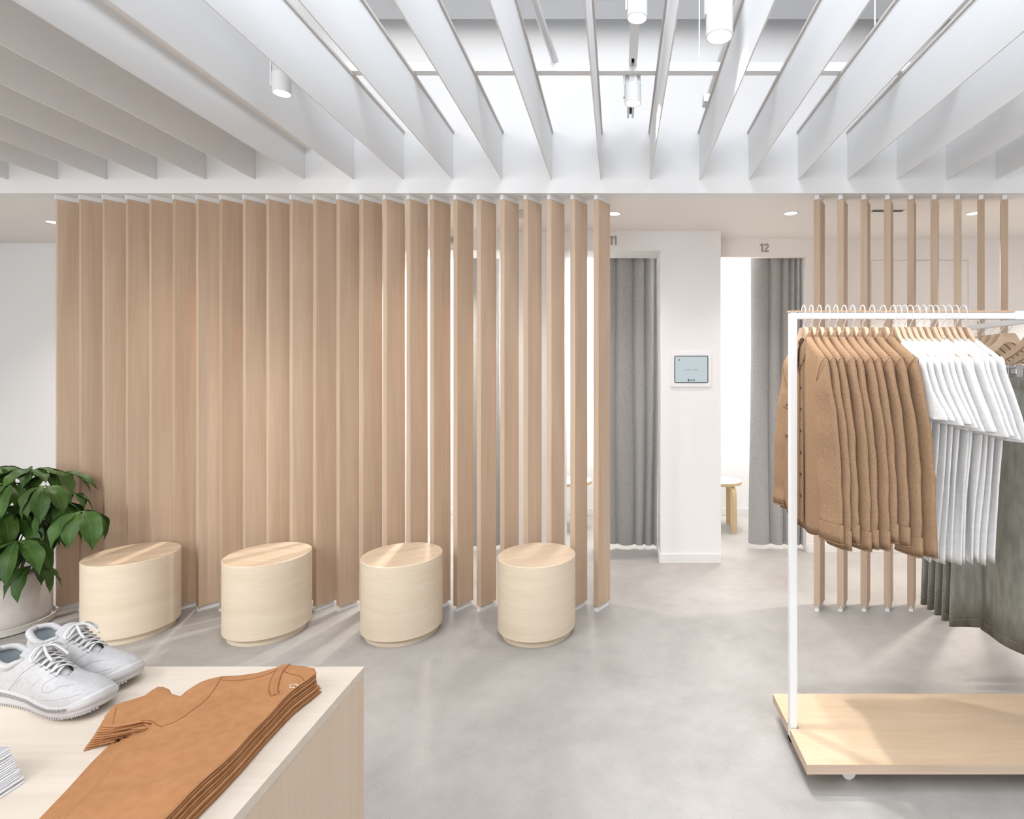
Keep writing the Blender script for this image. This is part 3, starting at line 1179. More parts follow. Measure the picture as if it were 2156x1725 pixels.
def sole_half(s):
    return 0.92 * interp([0, .01, .03, .07, .15, .3, .45, .6, .72, .82, .9, .95, .985, 1],
                         [0, .012, .020, .0275, .033, .0325, .0355, .043, .0468, .0455, .040, .033, .022, 0], s)


def sole_zb(s):
    return 0.016 * max(0, (s - 0.68) / 0.32) ** 1.8 + 0.006 * max(0, (0.10 - s) / 0.10) ** 1.5


def sole_zt(s):
    return sole_zb(s) + interp([0, .15, .4, .6, .8, 1], [.036, .031, .026, .0225, .021, .022], s)


def make_sneaker(label, x, y, z, rz, mirror=1):
    t = thing('sneaker', label, 'shoe', (x, y, z), rz, 'pair of white sneakers')
    if 'shoe' in KIDS:
        for p in KIDS['shoe']:
            copy_tree(p, t)
        return t
    N = 34
    # stations toe -> heel on near side (-y) then heel -> toe on far side
    st = [0.5 + 0.5 * math.cos(PI * i / N) for i in range(N + 1)]
    path = [(s_, -1) for s_ in st] + [(s_, 1) for s_ in st[::-1]][1:-1]
    M_ = len(path)

    def O(i, grow=0.0):
        s_, sd = path[i % M_]
        bend = 0.006 * math.sin(PI * s_)          # slight banana
        h = sole_half(s_)
        k = 1 + grow / 0.04
        return Vector((SL * (0.5 + (s_ - 0.5) * (1 + grow * 2 / SL)), sd * h * k + bend, 0))
    rows = []
    for (g, fz) in ((-0.004, 0.0), (-0.001, 0.06), (0.0005, 0.25), (0.0, 0.45), (0.0015, 0.52), (0.0018, 0.8), (0.001, 0.95), (-0.004, 1.0)):
        r = []
        for i in range(M_):
            s_ = path[i][0]
            p = O(i, g)
            zb, zt = sole_zb(s_), sole_zt(s_)
            p.z = zb + (zt - zb) * fz
            r.append(p)
        rows.append(r)
    smooth_by_angle(MB().grid(rows, closed=True, cap=True).make('midsole', RUBB, t), 50)
    # tread teeth
    mb = MB()
    for i in range(2, M_ // 2 - 2):
        for q in (0, 0.5):
            a = O(i, -0.0015).lerp(O(i + 1, -0.0015), q)
            s_ = path[i][0]
            mb.box(a.x - 0.0013, a.x + 0.0013, a.y - 0.0012, a.y + 0.002, sole_zb(s_) - 0.0020, sole_zb(s_) + 0.0012)
    mb.make('tread', RUBB, t)
    # braided rope band in the sole
    mb = MB()
    for i in range(2, M_ // 2 - 8):
        for q in (0.0, 0.25, 0.5, 0.75):
            a = O(i, 0.0022).lerp(O(i + 1, 0.0022), q)
            b_ = O(i, 0.0022).lerp(O(i + 1, 0.0022), q + 0.3)
            s_ = path[i][0]
            zb, zt = sole_zb(s_), sole_zt(s_)
            if 0.14 < s_ < 0.87:
                mb.tube([(b_.x, b_.y, zb + (zt - zb) * 0.60), (a.x, a.y, zb + (zt - zb) * 0.86)], 0.0008, 5)
    mb.make('braid_band', BRAID, t)

    def E(i):
        s_, sd = path[i % M_]
        bend = 0.006 * math.sin(PI * s_)
        SV = 0.66
        if s_ > SV:
            f = (s_ - SV) / (1 - SV)
            return Vector((SL * (SV - 0.02 + 0.035 * f), sd * 0.011 * (1 - f) ** 0.6 * (1 if f < 1 else 0) + bend, 0.0605 - 0.002 * f))
        yy = interp([0, .02, .06, .15, .28, .36, .50, SV], [0, .014, .021, .0245, .0235, .020, .016, .011], s_)
        zz = interp([0, .05, .13, .22, .30, .36, .42, .54, SV], [.092, .090, .078, .073, .083, .092, .088, .075, .0605], s_)
        return Vector((SL * (0.035 + s_ * (SV - 0.055) / SV), sd * yy + bend, zz))

    def S(i, v):
        i0 = int(math.floor(i))
        fr = i - i0
        if fr > 1e-6:
            return S(i0, v).lerp(S(i0 + 1, v), fr)
        s_, sd = path[i0 % M_]
        o_ = O(i0, -0.0025)
        o_.z = sole_zt(s_) - 0.004
        e = E(i0)
        c1 = o_ + Vector((0.004 * (1 if s_ > .9 else 0), 0.0015 * sd, 0.026 - 0.006 * sstep(.6, 1, s_)))
        d = (o_ - e)
        c2 = e + Vector((d.x * 0.45, d.y * 0.42, -0.004 + 0.006 * sstep(.66, .9, s_) * 1.0))
        if s_ < 0.12:
            c2 = e + Vector((d.x * 0.9, d.y * 0.8, -0.03))
        a, b_, c, dd = (1 - v) ** 3, 3 * v * (1 - v) ** 2, 3 * v * v * (1 - v), v ** 3
        return o_ * a + c1 * b_ + c2 * c + e * dd
    rows = [[S(i, v / 12) for i in range(M_)] for v in range(13)]
    up = MB().grid(rows, closed=True)
    up.make('upper', LEATH, t, True)
    # toe bumper
    rows = []
    idx = list(range(-9, 10))
    for v in range(7):
        r = []
        for k in idx:
            f = 1 - (abs(k) / 9.5) ** 2.2
            p = S(k % M_, 0.0 + v / 6 * (0.20 * f + 0.01))
            o_ = O(k % M_, 0)
            n_ = Vector((p.x - SL * 0.72, p.y - 0.004, 0)).normalized()
            q = p + n_ * (0.0026 if v < 6 else 0.0004)
            if v == 0:
                q.z -= 0.008
            r.append(q)
        rows.append(r)
    MB().grid(rows).make('toe_bumper', RUBB, t, True)

    def onS(name, uv, r=0.0006, sub=5, mat=STCH, lift=0.0):
        P = crv([(a, b_, 0) for a, b_ in uv], sub)
        pts = [S(p.x % M_, max(0, min(1, p.y))) for p in P]
        return MB().tube(pts, r, 6, cap=True).make(name, mat, t, True)

    def ix(s_):     # near-side index for a station
        return math.acos(max(-1, min(1, 2 * s_ - 1))) / PI * N
    for sg in (1, -1):
        f = (lambda s_: ix(s_)) if sg == 1 else (lambda s_: M_ - ix(s_))
        if sg == 1:
            # vamp panel line, toe line, quarter line, heel collar line
            onS('panel_seam', [(f(.955), .62), (f(.90), .60), (f(.80), .58), (f(.72), .45), (f(.62), .32), (f(.60), .5), (f(.62), .62), (f(.64), .80)], 0.0006)
            onS('panel_seam', [(f(.48), .98), (f(.44), .7), (f(.36), .4), (f(.27), .05)], 0.0006)
            onS('panel_seam', [(f(.52), .02), (f(.46), .30), (f(.40), .42), (f(.33), .22)], 0.0008, mat=LEATH)
            onS('panel_seam', [(f(.56), .6), (f(.52), .40), (f(.49), .28)], 0.0004)
            onS('panel_seam', [(f(.02), .50), (f(.10), .50), (f(.20), .56), (f(.28), .66), (f(.32), .80), (f(.31), .95)], 0.0006)
            onS('panel_seam', [(f(.96), .30), (f(.88), .28), (f(.78), .24), (f(.68), .17), (f(.62), .12)], 0.0004)
    # collar padding
    ids = [i for i in range(M_) if path[i][0] < 0.37]
    pts = [E(i) for i in ids]
    k = len(pts)
    rr = [0.0062 * min(1.0, 0.45 + 0.25 * min(j, k - 1 - j)) for j in range(k)]
    MB().tube([p + Vector((0, 0, -0.004)) for p in pts], rr, 12).make('collar', LEATH, t, True)
    rows = []
    for v in (0, .35, .7, 1.0):
        r = []
        for i in ids:
            e = E(i)
            e.z -= 0.003
            q = O(i, -0.012)
            q.z = 0.036
            r.append(e.lerp(q, v) + Vector((0, 0, 0)))
        rows.append(r)
    lin = MB().grid(rows)
    # insole
    lin.add([(p.x, p.y, 0.034) for p in rows[-1]], [tuple(range(len(ids)))])
    lin.make('liner', LINER, t, True)
    # tongue
    rows = []
    for j in range(12):
        f = j / 11
        xx = SL * lerp(0.655, 0.33, f)
        zz = lerp(0.058, 0.097, f ** 0.9) + 0.008 * f * f
        hw = lerp(0.010, 0.024, f)
        rows.append([(xx + 0.004 * abs(q) ** 2, 0.0055 + q * hw, zz - 0.010 * q * q) for q in (-1, -.6, -.2, .2, .6, 1)])
    tg = MB().grid(rows)
    tg.grid([[(p[0], p[1], p[2] - 0.004) for p in r] for r in rows])
    tg.make('tongue', LEATH, t, True)
    # laces
    def eye(s_, side, v=0.90):
        i = ix(s_)
        return S(i if side < 0 else (M_ - i) % M_, v)
    sts = [.645, .60, .555, .51, .465, .42]
    mb = MB()
    ey = MB()
    for n_, s_ in enumerate(sts):
        for side in (-1, 1):
            a = eye(s_, side, 0.86)
            ey.tube([a + Vector((0, side * 0.0006, 0.0003)), a + Vector((0, -side * 0.0006, 0.0009))], 0.0024, 8)
            if n_ < len(sts) - 1:
                b_ = eye(sts[n_ + 1], -side, 0.93)
                m1 = a.lerp(b_, 0.3) + Vector((0, 0, 0.0075 + 0.001 * side))
                m2 = a.lerp(b_, 0.7) + Vector((0, 0, 0.0085 + 0.001 * side))
                mb.tube(crv([a + Vector((0, 0, .001)), m1, m2, b_ + Vector((0, 0, 0.001))], 6), 0.0027, 8, 0.45, up=(0, 0, 1))
    # bow
    kx = E(int(ix(.43)))
    kz = 0.103
    kn = Vector((SL * 0.43, 0.0055, kz))
    for side in (-1, 1):
        a = eye(.42, side, 0.92)
        mb.tube(crv([a, a.lerp(kn, 0.5) + Vector((0, 0, 0.006)), kn], 6), 0.0026, 8, 0.6, up=(0, 0, 1))
        mb.tube(crv([kn, kn + Vector((.004, side * .012, .004)), kn + Vector((.006, side * .025, -.006)), kn + Vector((.014, side * .027, -.014)), kn + Vector((.010, side * .012, -.003)), kn], 6), 0.0026, 8, 0.7)
        mb.tube(crv([kn, kn + Vector((.012, side * .007, .002)), kn + Vector((.028, side * .012, -.007)), kn + Vector((.042, side * .013, -.016))], 6), 0.0024, 8, 0.7)
    mb.tube([kn + Vector((0, -.007, 0)), kn + Vector((0, .007, 0))], 0.0048, 10)
    mb.make('laces', LACE, t, True)
    ey.make('eyelets', STCH, t, True)
    KIDS['shoe'] = [c for c in bpy.data.objects if c.parent == t]
    return t


tip1 = TP(272, 1432, TH + 0.02)
tip2 = TP(217, 1484, TH + 0.02)
aa = math.radians(-14)
make_sneaker('white leather sneaker on the table, farther of the pair', tip1.x - SL * math.cos(aa), tip1.y - SL * math.sin(aa) + 0.008, TH + 0.0024, aa)
aa = math.radians(-13)
make_sneaker('white leather sneaker on the table, nearer of the pair', tip2.x - SL * math.cos(aa), tip2.y - SL * math.sin(aa) + 0.004, TH + 0.0024, aa)

# ================================================================== potted plant
PXc, PYc = -3.43, 3.075
pl = thing('potted_plant', 'umbrella plant with drooping glossy leaves in pale pot beside the screen', 'plant', (PXc, PYc, 0))
smooth_by_angle(MB().lathe([(0.185, 0.0), (0.205, 0.008), (0.212, 0.042), (0.204, 0.044), (0.198, 0.016), (0.10, 0.014), (0.001, 0.014)], 72, cap1=False).make('saucer', POT, pl))
smooth_by_angle(MB().lathe([(0.16, 0.018), (0.182, 0.024), (0.192, 0.06), (0.194, 0.305), (0.192, 0.309), (0.183, 0.309), (0.181, 0.305), (0.180, 0.25)], 72, cap1=False).make('pot', POT, pl))
MB().lathe([(0.181, 0.262), (0.12, 0.268), (0.05, 0.27), (0.001, 0.272)], 48, cap0=False, cap1=False).make('soil', SOIL, pl, True)
prnd = random.Random(4)


def leaflet(mb, org, az, L, W, e0, e1, roll=0.0, vb=None):
    n = 16
    p = Vector(org)
    cen = []
    for j in range(n + 1):
        s_ = j / n
        el = lerp(e0, e1, s_ ** 0.55)
        d = Vector((math.cos(az) * math.cos(el), math.sin(az) * math.cos(el), math.sin(el)))
        cen.append((p.copy(), d))
        p += d * (L / n)
    rows = []
    ph = prnd.uniform(0, 6)
    if vb is not None:
        vb.tube([c_[0] for c_ in cen[:-1]], [lerp(0.0016, 0.0006, min(1, j_ / 10)) for j_ in range(len(cen) - 1)], 5)
    for j, (c, d) in enumerate(cen):
        s_ = j / n
        w_ = W * interp([0, .10, .14, .22, .34, .48, .62, .75, .86, .94, 1.0], [0.03, 0.05, 0.30, 0.66, 0.93, 1.0, 0.90, 0.64, 0.32, 0.11, 0.0], s_)
        w_ = max(w_, 0.0015)
        side = Vector((-math.sin(az), math.cos(az), 0))
        up = side.cross(d) * -1
        if up.z < 0 and abs(d.z) < 0.99:
            up = -up
        side2 = (side * math.cos(roll) + up * math.sin(roll))
        r = []
        for q in (-1, -0.55, 0, 0.55, 1):
            wave = 0.10 * math.sin(s_ * 16 + ph + q) * abs(q)
            r.append(c + side2 * (w_ * 0.5 * q) + up * (w_ * (0.16 * abs(q) + wave * 0.6)))
        rows.append(r)
    mb.grid(rows)


def cluster(px, py, Y, L, n, e0, e1, base=(0.0, 0.0), azs=None, wr=0.33):
    org = Vector((PX(px, Y) - PXc, Y - PYc, EYE + (HY - py) * Y / F))
    mb = MB()
    vb = MB()
    a0 = prnd.uniform(0, 2 * PI)
    for k in range(n):
        az = a0 + 2 * PI * k / n + prnd.uniform(-0.25, 0.25) if azs is None else azs[k]
        ll = L * prnd.uniform(0.8, 1.1)
        leaflet(mb, org, az, ll, ll * wr * prnd.uniform(0.8, 1.0), e0 + prnd.uniform(-.15, .15), e1 + prnd.uniform(-.2, .2), prnd.uniform(-0.35, 0.35), vb)
    lf = mb.make('leaf', LEAF, pl, True)
    vb.make('leaf_midrib', VEIN, lf, True)
    b0 = Vector((base[0], base[1], 0.27))
    m1 = b0.lerp(org, 0.4) + Vector((0, 0, 0.08))
    MB().tube(crv([b0, m1, org], 8), [0.0045 * (1 - 0.03 * j) for j in range(17)], 7).make('stalk', STEM, lf, True)


DG = math.radians
#        px    py    Y     L     n  e0   e1
cluster(72, 990, 3.12, 0.21, 10, DG(12), DG(-45), (0.02, 0.0), wr=0.38)
cluster(92, 1024, 2.98, 0.23, 9, DG(0), DG(-90), (0.04, -0.02), wr=0.40)
cluster(22, 1018, 3.00, 0.24, 9, DG(0), DG(-90), (0.0, -0.02), wr=0.38)
cluster(128, 1058, 3.04, 0.22, 9, DG(-5), DG(-92), (0.05, 0.0), wr=0.40)
cluster(172, 1078, 2.98, 0.23, 9, DG(5), DG(-95), (0.06, 0.0), wr=0.38)
cluster(37, 1142, 2.88, 0.29, 9, DG(5), DG(-92), (0.01, -0.05), wr=0.40)
cluster(66, 1100, 3.02, 0.21, 7, DG(-10), DG(-85), (0.03, 0.02), wr=0.38)
cluster(118, 998, 3.16, 0.21, 9, DG(15), DG(-70), (0.05, 0.03), wr=0.36)
cluster(70, 1190, 2.94, 0.20, 6, DG(-10), DG(-88), (0.06, -0.03), wr=0.40)
cluster(-10, 985, 3.10, 0.24, 9, DG(10), DG(-70), (-0.03, 0.0))
cluster(5, 1075, 2.95, 0.25, 9, DG(0), DG(-92), (-0.02, -0.02), wr=0.40)
cluster(-60, 1060, 3.0, 0.24, 8, DG(10), DG(-80), (-0.05, 0.0))
cluster(-30, 1130, 2.92, 0.27, 8, DG(0), DG(-90), (-0.03, -0.03), wr=0.38)
cluster(-110, 1100, 3.1, 0.22, 8, DG(10), DG(-80), (-0.06, 0.0))
cluster(48, 1062, 3.12, 0.22, 8, DG(-5), DG(-88), (0.0, 0.03), wr=0.38)
cluster(110, 1100, 3.12, 0.20, 7, DG(-5), DG(-88), (0.05, 0.03), wr=0.38)
cluster(145, 1040, 3.10, 0.17, 7, DG(10), DG(-80), (0.05, 0.03), wr=0.36)
b = MB()
for (dx, dy, hx, hy, hz) in ((0.0, 0.0, 0.10, 0.0, 0.62), (0.03, 0.01, 0.05, -0.05, 0.50), (-0.03, 0.0, -0.08, 0.0, 0.60), (0.02, 0.02, 0.18, 0.0, 0.55)):
    b.tube(crv([(dx, dy, 0.265), (lerp(dx, hx, .3), lerp(dy, hy, .3), 0.40), (hx, hy, hz)], 6), 0.0075, 8)
b.make('stem', STEM, pl, True)

# ================================================================== clothes rack
RY = 2.06
rk = thing('clothes_rack', 'white steel clothes rack on a low birch platform, right foreground', 'clothes rack', (0.635, RY, 0))
RX0 = 0.635
P0, P1z = 0.067, 0.100
pts = [(0, -0.205), (1.75, -0.205), (1.75, 0.205), (0, 0.205), (0, 0.018), (0.034, 0.018), (0.034, -0.018), (0, -0.018)]
PLY = wood_mat('ply_edge', (0.50, 0.37, 0.27), (0.66, 0.53, 0.42), 'x', vary=0.0, line=1.2)
MB().prism([(x, y) for x, y in pts], P0, P1z - 0.0012, 0, None).make('platform_board', PLY, rk)
MB().prism([(x, y) for x, y in pts], P1z - 0.0011, P1z, 0, None).make('platform_face', BIRCH_P, rk)
for x0 in (0.003, 1.68):
    MB().box(x0, x0 + 0.027, -0.0135, 0.0135, 0.045, 1.645, 0.002).make('post', METW, rk)
MB().box(0.003, 1.707, -0.0135, 0.0135, 0.045, 0.064, 0.002).make('base_rail', METW, rk)
MB().box(0.0, 0.835, -0.015, 0.015, 1.645, 1.6515, 0.001).make('wood_strip', HANGW, rk)
MB().box(0.030, 1.68, -0.0125, 0.0125, 1.620, 1.6448, 0.002).make('hanging_rail', METW, rk)
MB().box(0.838, 1.25, -0.0155, 0.0155, 1.6175, 1.649, 0.002).make('rail_sleeve', METW, rk)
MB().box(1.022, 1.048, 0.016, 0.56, 1.6215, 1.6445, 0.002).make('cross_rail', METW, rk)
for (x, y) in ((0.165, -0.135), (1.55, -0.135), (0.165, 0.135), (1.55, 0.135)):
    c = MB().box(x - 0.012, x + 0.030, y - 0.014, y + 0.014, 0.044, P0 - 0.0005, 0.002).make('caster', METW, rk)
    My = Matrix.Translation((x + 0.004, y + 0.010, 0.0235)) @ Matrix.Rotation(PI / 2, 4, 'X')
    smooth_by_angle(MB().lathe([(0.020, 0.0), (0.0235, 0.003), (0.0235, 0.015), (0.020, 0.018)], 24, M=My).make('wheel', TRIM, c))


# ---------------------------------------------------------------- hangers
HZ = 1.40        # local origin height of hangers


def hanger_parts(t, clips=False):
    """local x = width, y = thickness, z from the origin at world HZ"""
    key = 'hang_c' if clips else 'hang'
    if key in KIDS:
        for p in KIDS[key]:
            copy_tree(p, t)
        return
    top = crv([(0, 1.589, 0), (0.026, 1.589, 0), (0.036, 1.578, 0), (0.055, 1.552, 0), (0.09, 1.523, 0), (0.14, 1.495, 0), (0.18, 1.475, 0), (0.196, 1.463, 0)], 4)
    low = crv([(0, 1.550, 0), (0.026, 1.546, 0), (0.050, 1.523, 0), (0.09, 1.496, 0), (0.14, 1.471, 0), (0.18, 1.452, 0), (0.190, 1.450, 0)], 4)
    pts = [(p.x, p.y - HZ) for p in low] + [(p.x, p.y - HZ) for p in top[::-1]]
    pts += [(-x, z) for x, z in pts[::-1]][1:-1]
    q = []
    for p in pts:
        if not q or (Vector(p) - Vector(q[-1])).length > 1e-5:
            q.append(p)
    if (Vector(q[0]) - Vector(q[-1])).length < 1e-5:
        q.pop()
    Mx = Matrix(((1, 0, 0, 0), (0, 0, 1, 0), (0, 1, 0, 0), (0, 0, 0, 1)))
    MB().prism(q, -0.0065, 0.0065, 0.002, Mx).make('hanger_arms', HANGW, t)
    hk = crv([(0, 0, 1.585), (0.0, 0, 1.597), (0.008, 0, 1.606), (0.019, 0, 1.618), (0.0235, 0, 1.636), (0.0225, 0, 1.653), (0.013, 0, 1.668), (-0.002, 0, 1.672), (-0.016, 0, 1.665), (-0.0215, 0, 1.654)], 5)
    MB().tube([(p.x, 0, p.z - HZ) for p in hk], 0.0019, 8).make('hook', METW, t, True)
    if clips:
        MB().tube([(-0.19, 0, 1.440 - HZ), (0.19, 0, 1.440 - HZ)], 0.002, 8).tube([(-0.17, 0, 1.440 - HZ), (-0.17, 0, 1.463 - HZ)], 0.002, 6).tube([(0.17, 0, 1.440 - HZ), (0.17, 0, 1.463 - HZ)], 0.002, 6).make('clip_bar', METG, t, True)
        for x in (-0.145, 0.145):
            b = MB()
            b.box(x - 0.014, x + 0.014, 0.0045, 0.008, 1.402 - HZ, 1.452 - HZ, 0.001)
            b.box(x - 0.014, x + 0.014, -0.008, -0.0045, 1.402 - HZ, 1.452 - HZ, 0.001)
            b.box(x - 0.010, x + 0.010, -0.0045, 0.0045, 1.436 - HZ, 1.444 - HZ)
            b.make('clip', METG, t)
    KIDS[key] = [c for c in bpy.data.objects if c.parent == t]


# ---------------------------------------------------------------- garments
def garment_rows(nw, zn, sw, zsh, scoopf, scoopb, hw_f, th_f, zhem_f, fold, N=72, M_=26):
    def zs(x):
        a = abs(x)
        return interp([0, 0.055, 0.07, 0.09, 0.115, 0.14, 0.165, 0.19, 0.205, 0.215], [1.563, 1.563, 1.551, 1.535, 1.520, 1.507, 1.495, 1.483, 1.474, 1.463], max(a, nw))
    rows = []
    for j in range(M_ + 1):
        v = j / M_
        r = []
        for i in range(N):
            a = 2 * PI * i / N
            ca, sa = math.cos(a), math.sin(a)
            cx = math.copysign(abs(ca) ** 0.75, ca)
            sy = math.copysign(abs(sa) ** 0.6, sa)
            x0 = sw * cx
            zt = zs(x0)
            if abs(x0) < nw:
                k = (1 - (x0 / nw) ** 2)
                zt -= (scoopf if sa < 0 else scoopb) * k
            hw = hw_f(v)
            x = hw * cx
            zb = zhem_f(x / hw)
            z = zt + (zb - zt) * v
            th = th_f(v)
            y = th * sy + fold(x, v)
            r.append((x, y, z))
        rows.append(r)
    rows.insert(0, [(p[0], 0.0 if abs(p[0]) > nw + 0.004 else p[1] * 0.9, p[2] + (0.003 if abs(p[0]) > nw + 0.004 else -0.001)) for p in rows[0]])
    # turned hem
    last = rows[-1]
    rows.append([(p[0] * 0.985, p[1] * 0.8, p[2] + 0.004) for p in last])
    rows.append([(p[0] * 0.97, p[1] * 0.75, p[2] + 0.04) for p in last])
    return rows


def sleeve_rows(table, side, th, rot, N=24, open_end=True):
    """table rows: (z, x_inner, x_outer, thick, turn, dy)"""
    rows = []
    for (z, xi, xo, tk, tn, dy) in table:
        c = (xi + xo) / 2
        h = (xo - xi) / 2
        r = []
        for i in range(N):
            a = 2 * PI * i / N
            u = h * math.copysign(abs(math.cos(a)) ** 0.8, math.cos(a))
            w_ = tk * math.copysign(abs(math.sin(a)) ** 0.8, math.sin(a))
            ct, s_ = math.cos(tn), math.sin(tn)
            zz = z
            if len(rows) == 0:
                zz = z
            r.append((side * (c + u * ct) - 0 * w_ * s_ * side, side * u * s_ + w_ * ct + dy * side, zz))
        rows.append(r)
    if open_end:
        cx = sum(p[0] for p in rows[-1]) / N
        cy = sum(p[1] for p in rows[-1]) / N
        last = rows[-1]
        rows.append([(cx + (p[0] - cx) * 0.96, cy + (p[1] - cy) * 0.85, p[2] + 0.002) for p in last])
        rows.append([(cx + (p[0] - cx) * 0.88, cy + (p[1] - cy) * 0.8, p[2] + 0.014) for p in last])
    return rows


def shift(rows, dz):
    return [[(p[0], p[1], p[2] + dz) for p in r] for r in rows]


GZ = 0.84


def make_overshirt(x, y, label, first=False, n_=0, var=0):
    t = thing('overshirt', label, 'shirt', (x, y, GZ), -PI / 2 + math.radians(random.uniform(-1.5, 1.5)), 'tan overshirts on the rack')
    key = 'os%d' % n_
    if not first and key in KIDS:
        for p in KIDS[key]:
            copy_tree(p, t)
        return t
    rows = garment_rows(0.060, 1.56, 0.214, 1.463, 0.075, 0.004,
                        lambda v: lerp(0.213, 0.236, sstep(0, .25, v)) + 0.006 * v,
                        lambda v: lerp(0.0085, 0.0125, sstep(0, .12, v)),
                        lambda u: 0.845 + 0.05 * abs(u) ** 3,
                        lambda xx, v: (0.004 * math.sin(26 * xx + 1.0) + 0.0025 * math.sin(55 * xx)) * sstep(.15, .8, v) * (1 - abs(xx / 0.25) ** 2))
    MB().grid(shift(rows, -GZ), closed=True).make('body', SHIRT, t, True)
    L0 = [0.0, -0.018, 0.002, -0.020, -0.014, -0.018, 0.004, -0.006, -0.040, -0.042][n_]
    el = [0.0, 0.012, -0.008][var]
    tab = [(1.474, 0.172, 0.214, .007, 0, 0), (1.462, 0.160, 0.224, .0105, 0.02, 0), (1.43, 0.150, 0.236, .013, 0.05, 0), (1.36, 0.150, 0.252, .015, 0.12, 0), (1.29, 0.152, 0.266, .015, .2, 0.002),
           (1.21, 0.160 - el, 0.276, .015, .27, 0.004), (1.14, 0.168 - el * 1.6, 0.280, .014, .32, 0.005), (1.07, 0.178 - el, 0.286, .0135, .36, 0.006), (1.00, 0.192, 0.292, .013, .38, 0.006), (0.945 + L0, 0.203, 0.297, .012, .40, 0.006), (0.930 + L0, 0.206, 0.296, .0125, .40, 0.006)]
    tab = tab[:1] + [((a + (0.0)), *rest) for a, *rest in tab[1:]]
    # interpolate extra rows for soft wrinkles
    big = []
    for k in range(len(tab) - 1):
        for q in range(4):
            f = q / 4
            r = [lerp(a, b_, f) for a, b_ in zip(tab[k], tab[k + 1])]
            wr = 0.0012 * math.sin(r[0] * 70 + 2.3 * n_) * sstep(1.35, 1.0, r[0])
            r[1] -= wr
            r[2] += wr * 0.6
            r[5] += 0.0012 * math.sin(r[0] * 40 + 1.7 * n_)
            big.append(tuple(r))
    big.append(tab[-1])
    cuff = [(0.9305 + L0, 0.203, 0.299, .014, .40, 0.006), (0.928 + L0, 0.202, 0.300, .0145, .40, 0.006), (0.895 + L0, 0.201, 0.301, .0145, .40, 0.006), (0.866 + L0, 0.200, 0.302, .0145, .40, 0.006)]
    for sd in (1, -1):
        s_ = MB().grid(shift(sleeve_rows(big, sd, 0, 0, open_end=False), -GZ), closed=True).make('sleeve', SHIRT, t, True)
        MB().grid(shift(sleeve_rows(cuff, sd, 0, 0), -GZ), closed=True).make('cuff', SHIRT, s_, True)
        # shoulder seam
        sm = []
        for i in range(33):
            a_ = 2 * PI * i / 32
            xx = 0.190 + 0.034 * math.cos(a_)
            sm.append((sd * xx, 0.0168 * math.copysign(abs(math.sin(a_)) ** 0.8, math.sin(a_)), 1.470 - 1.7 * (0.224 - xx) - GZ))
        MB().tube(sm, 0.0011, 6).make('armhole_seam', SHIRT3, s_, True)
        MB().tube([(p[0], p[1], p[2] - GZ) for p in (lambda q: q + q[:1])([(a[0] + 0, a[1], a[2]) for a in sleeve_rows([(0.8695 + L0, 0.1992, 0.3028, .0152, .40, 0.006)], sd, 0, 0, open_end=False)[0]])], 0.0007, 5).make('cuff_stitch', SHIRT2, s_, True)
    # folded collar
    rows = []
    for j, (g, dz_) in enumerate(((0.000, -0.012), (0.001, 0.010), (0.003, 0.019), (0.007, 0.021), (0.010, 0.015), (0.0125, 0.000), (0.0150, -0.020), (0.0165, -0.036), (0.0145, -0.037), (0.010, -0.010))):
        r = []
        for i in range(41):
            a = math.radians(-76 + 332 * i / 40)      # opening faces local -y
            cx, sy = math.cos(a), math.sin(a)
            zz = 1.552 + 0.008 * max(0, sy) - 0.060 * max(0, -sy) ** 1.6
            drop = 1.0 + 0.9 * max(0, -sy) ** 2
            r.append(((0.052 + g * 1.5) * cx * (1 - 0.5 * max(0, -sy) ** 3), (0.0125 + g * 0.55) * sy + 0.001, zz + (dz_ if dz_ > 0 else dz_ * drop) - GZ))
        rows.append(r)
    cl = MB().grid(rows).make('collar', SHIRT, t, True)
    MB().tube([(p[0] * 1.01, p[1] * 1.03, p[2]) for p in rows[7]], 0.0009, 6).make('collar_edge_shade', SHIRT3, cl, True)  # dark tube paints the shadow curve along the collar edge
    # placket, buttons, pocket on the front (local -y)
    if first:
        yf = -0.0148
        mb = MB()
        mb.box(0.006, 0.038, yf - 0.002, yf + 0.003, 0.87 - GZ, 1.468 - GZ, 0.0008)
        pk = mb.make('placket', SHIRT, t)
        for z in (1.445, 1.365, 1.285, 1.205, 1.125, 1.045, 0.965):
            My = Matrix.Translation((0.022, yf - 0.002, z - GZ)) @ Matrix.Rotation(PI / 2, 4, 'X')
            MB().lathe([(0.0058, 0.0), (0.0062, 0.0012), (0.0052, 0.0024), (0.002, 0.0018)], 16, M=My).make('button', BTN, pk, True)
        for sx in (-1,):
            cx = sx * 0.140
            M1 = Matrix(((1, 0, 0, 0), (0, 0, -1, 0), (0, 1, 0, 0), (0, 0, 0, 1)))
            pts_ = [(cx - 0.060, 1.30 - GZ), (cx + 0.060, 1.30 - GZ), (cx + 0.060, 1.185 - GZ), (cx + 0.050, 1.17 - GZ), (cx - 0.050, 1.17 - GZ), (cx - 0.060, 1.185 - GZ)]
            pc = MB().prism(pts_, 0.0125, 0.0165, 0.0008, M1).make('pocket', SHIRT, t)
            pts_ = [(cx - 0.063, 1.335 - GZ), (cx + 0.063, 1.335 - GZ), (cx + 0.063, 1.286 - GZ), (cx, 1.278 - GZ), (cx - 0.063, 1.286 - GZ)]
            MB().prism(pts_, 0.014, 0.019, 0.0008, M1).make('pocket_flap', SHIRT, pc)
            My = Matrix.Translation((cx, -0.019, 1.292 - GZ)) @ Matrix.Rotation(PI / 2, 4, 'X')
            MB().lathe([(0.0054, 0.0), (0.0056, 0.0012), (0.0045, 0.0024), (0.002, 0.0018)], 16, M=My).make('button', BTN, pc, True)
